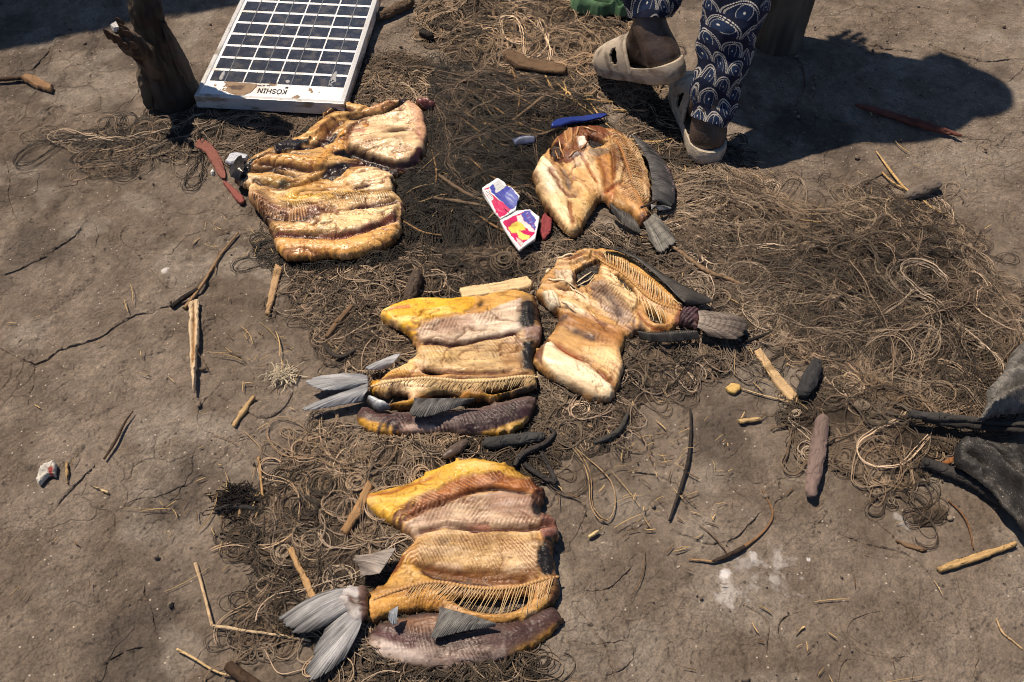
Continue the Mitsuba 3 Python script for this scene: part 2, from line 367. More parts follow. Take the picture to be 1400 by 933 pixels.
# trodden scuffs: shallow plates with broken lips
pl = nz(q, 7, 12, 4); h += 0.0055*(sst(.50, .515, pl)-.5)*sst(.45, .6, nz(q, 4, 13, 2))
pl = nz(q*[1, .8], 12, 15, 4); h += 0.0045*(sst(.52, .535, pl)-.5)*sst(.5, .62, nz(q, 5, 16, 2))
for k, c in enumerate(CR):
    ln = chaikin(XY(c), 2, False)
    w = 0.0035 if k in (0, 5, 7, 10) else 0.0026
    sel = np.where((q[:, 0] > ln[:, 0].min()-.03) & (q[:, 0] < ln[:, 0].max()+.03) & (q[:, 1] > ln[:, 1].min()-.03) & (q[:, 1] < ln[:, 1].max()+.03))[0]
    wq = q[sel]+0.010*(np.stack([nz(q[sel], 40, 5), nz(q[sel], 40, 6)], 1)-.5)
    d, s, side = seg_dist(wq, ln)
    h[sel] += -0.0012*np.exp(-(d/(2*w))**2)+0.003*np.exp(-np.clip(side, 0, 1)/.012)*(side > 0)
GZ[near] += h
GZ -= 0.004
GZ -= gdep
F = Delaunay(gxy).simplices
p0, p1, p2 = gxy[F[:, 0]], gxy[F[:, 1]], gxy[F[:, 2]]
cw = (p1[:, 0]-p0[:, 0])*(p2[:, 1]-p0[:, 1])-(p1[:, 1]-p0[:, 1])*(p2[:, 0]-p0[:, 0]) < 0
F[cw] = F[cw][:, ::-1]
put('ground', trimesh.Trimesh(np.c_[gxy, GZ], F, process=False), 'mat_soil', smooth=True, label='bare trodden brown clay with fine cracks and ash specks', kind='structure')

# clods and crumbs of clay lying loose
def crumbs():
    ico = trimesh.creation.icosphere(subdivisions=1); V0, F0 = np.array(ico.vertices), np.array(ico.faces)
    n = 1500; vs, fs, cs = [], [], []
    xy = np.stack([rng.uniform(-1.3, 1.3, n), rng.uniform(.4, 2.5, n)], 1)
    keep = rng.random(n) < sst(.40, .68, nz(xy, 5, 31, 2)); xy = xy[keep]
    z = gz(xy)
    for k, (p, zz) in enumerate(zip(xy, z)):
        r = .0012+.0035*rng.random()**4
        v = V0*r*rng.uniform(.6, 1.3, 3)*(1+.5*(rng.random((len(V0), 1))-.5))
        vs.append(v+[p[0], p[1], zz+r*.1]); fs.append(F0+k*len(V0))
        c = np.array([.15, .118, .092])*rng.uniform(.6, 1.4)
        cs.append(np.tile(c, (len(V0), 1)))
    put('clay_crumbs', trimesh.Trimesh(np.vstack(vs), np.vstack(fs), process=False), 'mat_matte', color=np.vstack(cs), label='loose crumbs of brown clay scattered over the ground', kind='stuff')
crumbs()

# ------------------------------------------------------------------ fishing net heaps: tangled twine
FOOT = [[(497, 685), (560, 645), (640, 627), (720, 645), (760, 720), (770, 800), (770, 850), (700, 905), (560, 912), (500, 870), (510, 800), (500, 770), (560, 740)], [(520, 430), (600, 405), (735, 392), (740, 590), (640, 592), (490, 580), (520, 530), (565, 480)], [(735, 385), (800, 345), (860, 355), (935, 425), (925, 450), (850, 460), (852, 530), (830, 548), (740, 505)], [(730, 240), (760, 185), (840, 175), (895, 270), (885, 305), (830, 275), (795, 318), (770, 318)], [(330, 235), (430, 165), (560, 140), (585, 190), (565, 230), (550, 280), (545, 330), (480, 355), (380, 352), (340, 270)]]
HEAP = []          # (raster height lookups) so that things can lie on the heaps
class Field:
    def __init__(s, ring, hmax, w, seed, cell=0.006):
        s.cell = cell; pad = .09
        s.lo = ring.min(0)-pad; n = np.ceil((ring.max(0)+pad-s.lo)/cell).astype(int)
        X, Y = np.meshgrid(s.lo[0]+cell*np.arange(n[0]), s.lo[1]+cell*np.arange(n[1]))
        xy = np.stack([X.ravel(), Y.ravel()], 1)
        warp = .05*(np.stack([nz(xy, 9, seed), nz(xy, 9, seed+1)], 1)-.5)
        ins = shapely.contains_xy(Polygon(ring).buffer(0), *(xy+warp).T).reshape(X.shape)
        s.sd = (ndimage.distance_transform_edt(ins)-ndimage.distance_transform_edt(~ins))*cell
        s.sd = ndimage.gaussian_filter(s.sd, 1.2)
        bump = nz(xy, 7, seed+3, 3).reshape(X.shape)*1.1+.45*(nz(xy, 22, seed+4, 3).reshape(X.shape)-.5)
        s.h = np.where(s.sd > 0, hmax*(1-np.exp(-np.maximum(s.sd, 0)/w))*np.clip(.2+bump, .15, 1.4), 0)
        for fp in FOOT:                                   # pressed flat under each fish
            ring_f = XY(fp, .015)
            if (ring_f.min(0) < xy.max(0)).all() and (ring_f.max(0) > xy.min(0)).all():
                s.h = np.where(shapely.contains_xy(Polygon(ring_f).buffer(0), *xy.T).reshape(X.shape), np.minimum(s.h, .009), s.h)
        s.h = ndimage.gaussian_filter(s.h, .8)
        s.gy, s.gx = np.gradient(ndimage.gaussian_filter(s.sd, 3))
        s.xy, s.ins, s.shape = xy, ins, X.shape
    def at(s, arr, xy):
        c = ((xy.reshape(-1, 2)-s.lo)/s.cell).T[::-1]
        return ndimage.map_coordinates(arr, c, order=1, mode='nearest').reshape(xy.shape[:-1])

def net(label, ring_px, hmax, w, per_m2, cols, N=58, step=.0066, radius=(.012, .040), r=.00072, bundle=(1, 3), comb=None, seed=0, core=(.030, .024, .019), parent=None, spread=.0045, edge=.015, top=1.0):
    g = np.random.default_rng(seed+100)
    ring = XY(ring_px); f = Field(ring, hmax, w, seed)
    area = Polygon(ring).buffer(0).area
    S = int(.60*per_m2*area)
    inside = f.xy[f.ins.ravel()]
    p = inside[g.integers(0, len(inside), S)]+g.normal(0, .003, (S, 2))
    dens = sst(.25, .6, nz(p, 6, seed+9, 2))
    p = p[g.random(S) < .45+.55*dens]; S = len(p)
    th = g.uniform(0, 2*np.pi, S)
    if comb is not None:
        th = comb(p)+g.normal(0, .45, S)+np.pi*(g.random(S) < .5)
    kap = g.choice([-1, 1], S)/g.uniform(*radius, S)*g.choice([1, 1, .5, .2], S)
    u = g.random(S)**.5
    path = np.empty((S, N, 2)); us = np.empty((S, N))
    kk = kap.copy()
    for t in range(N):
        path[:, t] = p; us[:, t] = u
        kk = .93*kk+.07*kap+g.normal(0, 7, S)
        flip = g.random(S) < .03; kap[flip] *= -1
        th = th+kk*step
        if comb is not None:
            d = comb(p)-th; th = th+.05*np.sin(2*d)/2
        sd = f.at(f.sd, p)
        out = sd < edge*(g.random(S)-.45)
        if out.any():
            ga = np.arctan2(f.at(f.gy, p[out]), f.at(f.gx, p[out]))
            th[out] += np.clip(np.sin(ga-th[out])*.45, -.5, .5)
        p = p+step*np.stack([np.cos(th), np.sin(th)], 1)
        u = np.clip(u+g.normal(0, .03, S), 0, 1)
    allp, allu, allc = [], [], []
    cols = np.array(cols, float)
    nb = g.integers(bundle[0], bundle[1]+1, S)
    tn = np.gradient(path, axis=1); tn /= np.linalg.norm(tn, axis=2, keepdims=True)+1e-9
    nrm = np.stack([-tn[..., 1], tn[..., 0]], -1)
    s = np.arange(N)*step
    lead = .68*cols[g.integers(0, len(cols), S)]*[1.0, .96, .93]*g.uniform(.6, 1.3, (S, 1))*(.28+1.15*sst(.30, .62, nz(path[:, N//2], 8, seed+12, 3)))[:, None]
    lead[g.random(S) < .30] *= .22
    lead[g.random(S) < .10] *= 1.7
    for b in range(bundle[1]):
        m = nb > b; n = m.sum()
        if not n: continue
        ph = g.uniform(0, 6.28, (n, 1)); fr = g.uniform(20, 70, (n, 1)); am = g.uniform(.3, 1.2, (n, 1))*spread*(1 if b else .3)
        off = am*np.sin(s*fr+ph)+g.normal(0, spread*.5, (n, 1))*(b > 0)
        allp.append(path[m]+nrm[m]*off[..., None]); allu.append(np.clip(us[m]+g.normal(0, .06, (n, 1)), 0, 1.1))
        c = np.repeat((lead[m]*g.uniform(.8, 1.2, (n, 1)))[:, None], N, 1)*(1+.25*np.sin(s*g.uniform(8, 30, (n, 1))+ph))[..., None]
        allc.append(c)
    xy, uu, cc = np.concatenate(allp), np.concatenate(allu), np.concatenate(allc)
    M = len(xy)
    wig = .0014*np.sin(s*g.uniform(40, 150, (M, 1))+g.uniform(0, 6.28, (M, 1)))
    z = gz(xy)+f.at(f.h, xy)*uu*top+r+wig+.0035*uu*g.random((M, 1))
    z = np.maximum(z, gz(xy)+r*.6)
    rr = r*g.uniform(.65, 1.2, (M, 1))
    m, c = tubes(np.concatenate([xy, z[..., None]], -1), rr*np.ones((1, N)), 3, cc, open_=True)
    key = thing('fishing_net', label, 'fishing net', None)
    put('twine', m, 'mat_twine', color=c, parent=key)
    # packed inside of the heap, coloured dark so gaps between strands read as shade
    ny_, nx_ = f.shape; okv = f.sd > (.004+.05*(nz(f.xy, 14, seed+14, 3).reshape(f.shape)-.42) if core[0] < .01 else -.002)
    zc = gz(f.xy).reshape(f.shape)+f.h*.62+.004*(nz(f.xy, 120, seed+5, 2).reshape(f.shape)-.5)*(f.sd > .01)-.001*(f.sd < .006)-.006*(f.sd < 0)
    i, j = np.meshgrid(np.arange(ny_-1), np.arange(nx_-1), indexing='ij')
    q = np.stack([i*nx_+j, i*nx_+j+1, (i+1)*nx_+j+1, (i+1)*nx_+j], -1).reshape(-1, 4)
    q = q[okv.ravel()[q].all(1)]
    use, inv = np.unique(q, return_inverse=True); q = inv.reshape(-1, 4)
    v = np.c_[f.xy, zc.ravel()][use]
    put('packed_twine_gap_shade', (v, q), 'mat_packed_dark' if core[0] < .01 else 'mat_packed', smooth=True, parent=key)
    HEAP.append(f)
    return key

def top_at(xy):
    """height of the heap (or the ground) at points."""
    xy = np.asarray(xy, float); h = np.zeros(xy.shape[:-1])
    for f in HEAP:
        inb = ((xy >= f.lo) & (xy <= f.lo+f.cell*np.array(f.shape[::-1]))).all(-1)
        h = np.where(inb, np.maximum(h, f.at(f.h, xy)*.9), h)
    return gz(xy)+h

tan = [(.31, .235, .165), (.25, .185, .125), (.36, .285, .21), (.19, .14, .10), (.28, .20, .13)]
brown = [(.21, .155, .11), (.15, .11, .08), (.26, .20, .145), (.11, .082, .06), (.32, .255, .19)]
grey = [(.27, .215, .16), (.34, .28, .22), (.20, .155, .115), (.15, .115, .088)]
black = [(.022, .018, .016), (.035, .028, .023), (.062, .048, .037), (.014, .012, .011), (.12, .09, .065)]
def swirl(cx, cy, base, k=1.0):
    return lambda p: base+k*2.6*(nz(p, 4, 71, 2)-.5)+k*np.sin((p[:, 0]-cx)*5.0)
net('tan tangle of fishing net behind the foil and husk log, running to the lifted shoe', [(575, -60), (568, 20), (572, 48), (596, 60), (610, 82), (650, 86), (692, 96), (770, 98), (800, 112), (835, 136), (880, 150), (905, 120), (895, 60), (880, -60)], .045, .05, 3400, tan, seed=1, radius=(.012, .05), bundle=(1, 4))
net('small tan net bundle against the right edge of the solar panel', [(500, 88), (545, 80), (598, 98), (612, 130), (590, 160), (530, 152), (478, 152), (488, 118)], .028, .03, 5200, tan, seed=2)
net('thin dark band of net lying flat in front of the forked stump', [(104, 188), (150, 178), (240, 165), (300, 150), (400, 152), (478, 150), (440, 185), (340, 215), (305, 203), (270, 208), (205, 214), (150, 240), (112, 236)], .012, .03, 2300, brown+black[:2], seed=3, comb=lambda p: .15+0*p[:, 0], radius=(.03, .08), bundle=(1, 4), step=.008, core=(.075, .058, .045), spread=.007)
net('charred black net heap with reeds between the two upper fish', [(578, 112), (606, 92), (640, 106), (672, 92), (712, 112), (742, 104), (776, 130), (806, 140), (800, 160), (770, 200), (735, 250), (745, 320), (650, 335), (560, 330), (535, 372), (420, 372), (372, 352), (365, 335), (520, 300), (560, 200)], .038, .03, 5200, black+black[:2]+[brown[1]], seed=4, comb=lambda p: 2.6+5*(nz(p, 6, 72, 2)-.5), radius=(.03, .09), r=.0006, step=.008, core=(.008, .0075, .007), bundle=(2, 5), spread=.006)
net('brown net heap left of the headless yellow fish', [(380, 362), (430, 372), (540, 352), (650, 333), (735, 330), (750, 370), (640, 400), (560, 405), (520, 425), (548, 460), (562, 490), (500, 520), (470, 500), (440, 468), (418, 420), (396, 400)], .022, .03, 4600, brown, seed=5, core=(.024, .019, .016))
net('grey tangle of net under the fish with the outstretched fins', [(725, 330), (800, 312), (930, 330), (1010, 400), (1036, 450), (1015, 490), (960, 530), (872, 556), (862, 600), (790, 622), (742, 600), (738, 480)], .024, .03, 5000, grey, seed=6, radius=(.007, .024), step=.0055)
net('coiled pale net under the lowest fish at the bottom edge', [(372, 640), (420, 592), (470, 596), (560, 590), (680, 585), (765, 600), (762, 640), (700, 660), (560, 800), (730, 900), (745, 990), (470, 990), (430, 930), (410, 880), (330, 912), (304, 880), (316, 840), (352, 800), (330, 770), (305, 760), (322, 700), (356, 680)], .022, .03, 4700, tan+grey, seed=7, radius=(.007, .022), step=.0056, r=.00072, core=(.028, .022, .018))
net('broad combed brown net heap across the right of the scene', [(918, 250), (985, 205), (1015, 232), (1050, 268), (1110, 292), (1200, 272), (1280, 285), (1330, 330), (1370, 390), (1402, 425), (1410, 500), (1335, 560), (1250, 558), (1180, 500), (1110, 485), (1050, 455), (1010, 395), (960, 350), (915, 320)], .055, .06, 7600, brown+brown+grey[:2], seed=8, comb=swirl(.6, 1.3, .3, 1.0), radius=(.014, .06), bundle=(2, 5), N=48, step=.0080, r=.00056, core=(.018, .0145, .012), spread=.006)
net('pale looped net lobe under the pinkish float at the right', [(1064, 568), (1090, 530), (1140, 512), (1190, 508), (1250, 538), (1300, 570), (1318, 600), (1270, 640), (1245, 676), (1205, 692), (1182, 655), (1130, 640), (1086, 612)], .030, .03, 4800, grey+tan, seed=9, radius=(.006, .018), step=.005, r=.00080, core=(.03, .024, .019))
net('short scruffy net fringe around the planted heel', [(862, 132), (930, 148), (948, 200), (1000, 206), (1022, 238), (975, 262), (925, 250), (890, 205), (868, 160)], .016, .03, 3600, brown+black[:2], seed=10, radius=(.02, .06))
net('wispy scrap of dark net on bare clay at the lower right', [(1245, 690), (1290, 690), (1300, 715), (1262, 728), (1240, 712)], .004, .02, 2600, brown, seed=11, radius=(.012, .04), core=(.10, .078, .06))

# ------------------------------------------------------------------ split, smoked fish: modelled slabs, bones and fins
def slab(outline, z0, thick, ew, base, feats=(), s=.0019, jag=.0016, seed=0, lift=None, vary=.34, floor=.012, holes=(), rough=.0012, crease=1.0, soft=1, grain=.05):
    """A soft slab over the outline (world xy): rounded rim, folds and furrows (feats), closed underneath. Returns mesh, colours."""
    g = np.random.default_rng(seed+50)
    if crease: z0 -= .006; ew *= 1.15; thick *= .82
    else: ew *= .4; thick *= .5
    jag *= 1.7
    ring = chaikin(outline, soft) if soft else np.asarray(outline, float)
    ring = resample(np.vstack([ring, ring[:1]]), step=s)[:-1]
    t = np.roll(ring, -1, 0)-np.roll(ring, 1, 0); t /= np.linalg.norm(t, axis=1, keepdims=True)+1e-9
    nrm = np.stack([-t[:, 1], t[:, 0]], 1)
    ring = ring+nrm*((nz(ring, 130, seed, 3)-.5)*2*jag+(nz(ring, 30, seed+1, 2)-.5)*2*jag+(crease > 0)*.0035*(sst(.58, .66, nz(ring, 70, seed+41, 2))-.3))[:, None]
    poly = Polygon(ring).buffer(0)
    if poly.geom_type != 'Polygon': poly = max(poly.geoms, key=lambda p: p.area)
    rings = [np.array(poly.exterior.coords)[:-1]]
    for hl in holes:
        hr = chaikin(hl, 1); hr = resample(np.vstack([hr, hr[:1]]), step=s)[:-1]
        hp = Polygon(hr).buffer(0)
        if poly.contains(hp): poly = poly.difference(hp); rings.append(np.array(hp.exterior.coords)[:-1])
    rings = [resample(np.vstack([r, r[:1]]), step=s)[:-1] for r in rings]
    lo, hi = np.array(poly.bounds[:2]), np.array(poly.bounds[2:])
    X, Y = np.meshgrid(np.arange(lo[0], hi[0], s), np.arange(lo[1], hi[1], s*.87)); X[1::2] += s/2
    pts = np.stack([X.ravel(), Y.ravel()], 1)+g.normal(0, s*.08, (X.size, 2))
    inner = poly.buffer(-s*.55)
    pts = pts[shapely.contains_xy(inner, pts[:, 0], pts[:, 1])]
    B = np.vstack(rings); allp = np.vstack([B, pts])
    tri = Delaunay(allp).simplices
    cen = allp[tri].mean(1)
    tri = tri[shapely.contains_xy(poly, cen[:, 0], cen[:, 1])]
    a, b, c = allp[tri[:, 0]], allp[tri[:, 1]], allp[tri[:, 2]]
    cw = (b[:, 0]-a[:, 0])*(c[:, 1]-a[:, 1])-(b[:, 1]-a[:, 1])*(c[:, 0]-a[:, 0]) < 0
    tri[cw] = tri[cw][:, ::-1]
    d = cKDTree(B).query(allp)[0]
    prof = np.sqrt(np.clip(1-(1-np.clip(d/ew, 0, 1))**2, 0, 1))
    z = z0+thick*prof*(.85+.3*nz(allp, 14, seed+2))
    z += rough*(nz(allp, 110, seed+3)-.5)+rough*.6*(nz(allp, 300, seed+4, 2)-.5)
    if lift is not None: z += lift(allp)
    col = np.tile(np.array(base, float), (len(allp), 1))
    z += .005*(nz(allp, 13, seed+40, 2)-.5)*prof
    wp = allp+.011*(np.stack([nz(allp, 45, seed+5), nz(allp, 45, seed+6)], 1)-.5)+.0055*(np.stack([nz(allp, 160, seed+7), nz(allp, 160, seed+8)], 1)-.5)
    lp = allp+.5*(wp-allp)
    dark = lambda f: f[0] == 'R' and f[4] is not None and np.mean(f[4]) < .03
    feats = sorted(feats, key=lambda f: 3 if dark(f) else {'R': 0, 'C': 2.5, 'L': 2}[f[0]])
    for ft in feats:
        k = ft[0]
        if k == 'L':                                     # furrow or ridge along a line: pts, width, dz, colour, strength
            ln = chaikin(ft[1], 2, False); w, dz, cc, al = ft[2:6]; w *= .78 if dz < 0 and crease else 1
            dd, arc, sd = seg_dist(lp, ln); gq = np.exp(-(dd/w)**2)
            taper = sst(0, .015, arc)*sst(0, .015, np.linalg.norm(np.diff(ln, axis=0), axis=1).sum()-arc)*.7+.3
            z += 1.25*dz*gq*taper*(.5+nz(allp, 40, seed+9))
            if cc is not None: col += (np.array(cc)-col)*np.clip(1.25*al*gq*taper*(.45+1.2*nz(allp, 60, seed+10)), 0, 1)[:, None]
        elif k == 'R':                                   # patch: ring, feather, dz, colour, strength
            fth, dz, cc, al = ft[2:6]; sdp = poly_sd(wp, np.asarray(ft[1])); fth *= .5
            if dark(ft): sdp = sdp-.002+.016*(nz(allp, 50, seed+17, 3)-.5)+.007*(nz(allp, 150, seed+18, 2)-.5); fth = .0022
            m = sst(-fth, fth, sdp)
            z += 1.1*dz*m
            if cc is not None: col += (np.array(cc)-col)*np.clip(al*m*(.85+.4*nz(allp, 80, seed+11)), 0, 1)[:, None]
        elif k == 'C':                                   # comb of fine ridges beside a line: pts, band0, band1, period, dz, colour, strength, slant
            ln = chaikin(ft[1], 2, False); b0, b1, per, dz, cc, al, sl = ft[2:9]
            dd, arc, sd = seg_dist(allp, ln)
            win = sst(b0-.003, b0+.002, sd)*(1-sst(b1-.004, b1+.004, sd))
            ph = 2*np.pi*(arc+sl*sd)/per+5*(nz(allp, 40, seed+12)-.5)
            st = .5+.5*np.cos(ph); amp = .12+1.7*sst(.32, .68, nz(allp, 38, seed+13))
            z += dz*st*win*amp
            col += (np.array(cc)-col)*np.clip(al*(1-st)*win*amp, 0, 1)[:, None]
    fib = nz(np.stack([allp[:, 0]*.35+allp[:, 1]*.2, allp[:, 1]], 1), 260, seed+14, 3)
    col = col*(1-vary+2*vary*(.5*nz(allp, 28, seed+15, 4)+.5*fib))[:, None]
    if crease:                                           # drying creases, muscle fibres and seams
        cg, sg = math.cos(grain), math.sin(grain)
        ga = np.stack([allp[:, 0]*cg+allp[:, 1]*sg, -allp[:, 0]*sg+allp[:, 1]*cg], 1)+.016*(np.stack([nz(allp, 20, seed+21), nz(allp, 20, seed+22)], 1)-.5)
        an = lambda fl, fc, sd_, o=3: nz(ga*[fl, fc], 1, seed+sd_, o)
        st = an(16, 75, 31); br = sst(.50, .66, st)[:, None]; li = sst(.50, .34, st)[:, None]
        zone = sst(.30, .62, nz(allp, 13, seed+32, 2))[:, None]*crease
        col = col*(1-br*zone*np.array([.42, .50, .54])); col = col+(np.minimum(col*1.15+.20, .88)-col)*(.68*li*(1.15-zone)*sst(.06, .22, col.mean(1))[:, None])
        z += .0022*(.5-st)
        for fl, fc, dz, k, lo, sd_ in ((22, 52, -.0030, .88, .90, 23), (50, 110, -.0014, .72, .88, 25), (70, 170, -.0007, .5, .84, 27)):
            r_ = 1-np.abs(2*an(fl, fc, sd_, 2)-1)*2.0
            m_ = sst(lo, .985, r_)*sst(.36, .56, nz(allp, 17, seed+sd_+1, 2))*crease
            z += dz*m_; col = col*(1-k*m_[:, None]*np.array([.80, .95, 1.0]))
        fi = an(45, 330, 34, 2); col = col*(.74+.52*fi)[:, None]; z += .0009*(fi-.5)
        z += .0040*(nz(ga, 30, seed+35, 3)-.5)*np.clip(d/.006, 0, 1)
        pit = sst(.70, .76, nz(allp, 210, seed+37, 2))*sst(.5, .6, nz(allp, 30, seed+38)); col = col*(1-.6*pit)[:, None]
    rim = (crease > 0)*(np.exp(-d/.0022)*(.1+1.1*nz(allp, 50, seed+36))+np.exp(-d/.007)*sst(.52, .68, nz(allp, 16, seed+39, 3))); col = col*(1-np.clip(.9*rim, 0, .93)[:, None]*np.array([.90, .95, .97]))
    blot = sst(.60, .74, nz(allp, 32, seed+16, 4)); col *= (1-.45*blot)[:, None]*np.array([1, .97, .94])**blot[:, None]
    z = np.maximum(z, z0-.001); zb = np.minimum(z-.002, z0-floor*np.clip(prof, .12, 1))
    n = len(allp)
    v = np.vstack([np.c_[allp, z], np.c_[B, np.minimum(zb[:len(B)], z[:len(B)]-.004)]])
    fs, o, nb = [tri], 0, len(B)
    for r in rings:
        k = len(r); i = np.arange(k)+o; j = (np.arange(k)+1) % k+o
        A = Polygon(r).exterior.is_ccw == (o == 0)
        q = np.vstack([np.stack([i, i+n, j+n], 1), np.stack([i, j+n, j], 1)])
        fs.append(q if A else q[:, ::-1]); o += k
    bt = Delaunay(B).simplices; cen = B[bt].mean(1)
    bt = bt[shapely.contains_xy(poly, cen[:, 0], cen[:, 1])]
    a, b, c = B[bt[:, 0]], B[bt[:, 1]], B[bt[:, 2]]
    ccw = (b[:, 0]-a[:, 0])*(c[:, 1]-a[:, 1])-(b[:, 1]-a[:, 1])*(c[:, 0]-a[:, 0]) > 0
    bt[ccw] = bt[ccw][:, ::-1]
    fs.append(bt+n)
    return trimesh.Trimesh(v, np.vstack(fs), process=False), np.clip(np.vstack([col, col[:len(B)]*.8]), .003, .9)

def fin(root, tip, z_root, z_tip, rays, c0, c1, seed=0, n=None, m=26, thick=.0012, corr=.0005, ragged=.018, arch=.004, dark_tip=0.0, cross=0, bow=(0, 0)):
    """A fin or tail fan between a root line and an outer line: raised rays, sunken web, frayed rim."""
    rays = int(rays*2.2); n = n or rays*5+1
    a, b = resample(np.asarray(root, float), n), resample(chaikin(tip, 1, False), n)
    t = np.linspace(0, 1, n); ray = .5+.5*np.cos(2*np.pi*(rays*t+1.2*(nz(np.c_[t*9, t*0], 1, seed+7, 2)-.5)*3))
    ext = 1+ragged*10*(ray-.6)*.12+ragged*7*(nz(np.c_[t*40, t*0], 1, seed, 2)-.5)+ragged*7*(nz(np.c_[t*9, t*0], 1, seed+1, 2)-.5)
    w = np.linspace(0, 1, m)[:, None]
    xy = a[None]*(1-w[..., None])+(a+(b-a)*ext[:, None])[None]*w[..., None]
    tb = (b-a); tb = np.stack([-tb[:, 1], tb[:, 0]], 1); bw = bow[0]*(1-t)**2+bow[1]*t**2
    xy = xy+(tb*bw[:, None])[None]*np.sin(np.pi*w**.8)[..., None]
    z = z_root+(z_tip-z_root)*w+arch*np.sin(np.pi*w)+corr*(ray[None]-.5)*np.clip(.5+w, 0, 1)+.003*(nz(xy, 25, seed+3)-.5)
    tw = np.stack(np.broadcast_arrays(t[None]*(n/9), w*2.2), -1); mixw = np.clip(.42+.26*(ray[None]-.4)+1.7*(nz(tw, 1, seed+8, 3)-.5), 0, 1)[..., None]
    cc = np.array(c0)*mixw+np.array(c1)*(1-mixw)
    if cross: cc = cc*(1-.45*(np.cos(2*np.pi*cross*w)[..., None] > .35)*(w > .08)[..., None])
    cc = cc*(1-dark_tip*sst(.55, 1, w)[..., None]*(.5+nz(xy, 40, seed+4))[..., None])
    cc *= (.65+.7*nz(xy, 90, seed+5))[..., None]
    v = np.concatenate([np.concatenate([xy, z[..., None]], -1).reshape(-1, 3), np.concatenate([xy, z[..., None]-thick], -1).reshape(-1, 3)])
    i, j = np.meshgrid(np.arange(m-1), np.arange(n-1), indexing='ij'); o = (i*n+j).ravel(); k = m*n
    q = np.stack([o, o+1, o+n+1, o+n], 1)
    rim = np.r_[np.arange(n), np.arange(1, m)*n+n-1, (m-1)*n+np.arange(n-2, -1, -1), np.arange(m-2, 0, -1)*n]
    r2 = np.roll(rim, -1)
    f = np.vstack([q, q[:, ::-1]+k, np.stack([rim, rim+k, r2+k, r2], 1)])
    return trimesh.Trimesh(v, np.vstack([f[:, [0, 1, 2]], f[:, [0, 2, 3]]]), process=False), np.vstack([cc.reshape(-1, 3)]*2)

def ribs(parent, roots, ends, r, col, arch=.004, name='rib', n=7, seed=0):
    """Each rib a bone of its own, from the backbone to the belly wall."""
    g = np.random.default_rng(seed)
    t = np.linspace(0, 1, n)[:, None]
    for a, b in zip(roots, ends):
        a, b = np.array(a), np.array(b)+g.normal(0, .0022, 3)
        p = a*(1-t)+b*t; p[:, 2] += arch*np.sin(np.pi*t[:, 0])*g.uniform(.6, 1.3)
        m, c = tubes(p[None], (r*(1-.55*t[:, 0]))[None], 4, np.array(col)*g.uniform(.75, 1.15), cap=True)
        put(name, m, 'mat_semi', color=c, parent=parent)

def backbone(parent, line, z, r, col, pitch=.0052, dark=.55, flat=.75, bump=.28):
    """Vertebrae in a row: one knuckled cord of bone."""
    ln = resample(chaikin(line, 2, False), step=pitch/6)
    s = np.arange(len(ln))*pitch/6
    zz = z(ln) if callable(z) else np.full(len(ln), z)
    k = np.abs(np.cos(np.pi*s/pitch))
    rr = r*(1-bump+bump*k)*np.clip(np.minimum(s/.03, (s[-1]-s)/.02)*.4+.6, .5, 1)
    c = np.array(col)*(dark+(1-dark)*k)[:, None]
    m, c = tubes(np.c_[ln, zz][None], rr[None], 8, c[None], cap=True)
    return put('backbone', m, 'mat_semi', color=c, parent=parent)

YEL, GOLD, CREAM, PALE = C(232, 182, 66), C(210, 164, 104), C(244, 212, 160), C(250, 228, 190)
AMB, BRN, DKB, CHAR = C(190, 122, 58), C(140, 92, 58), C(70, 42, 32), np.array([.008, .0075, .009])
PURP, ROSE, GRYB, SILV = C(92, 62, 66), C(150, 105, 95), C(178, 150, 122), C(165, 165, 168)
MM = .00128

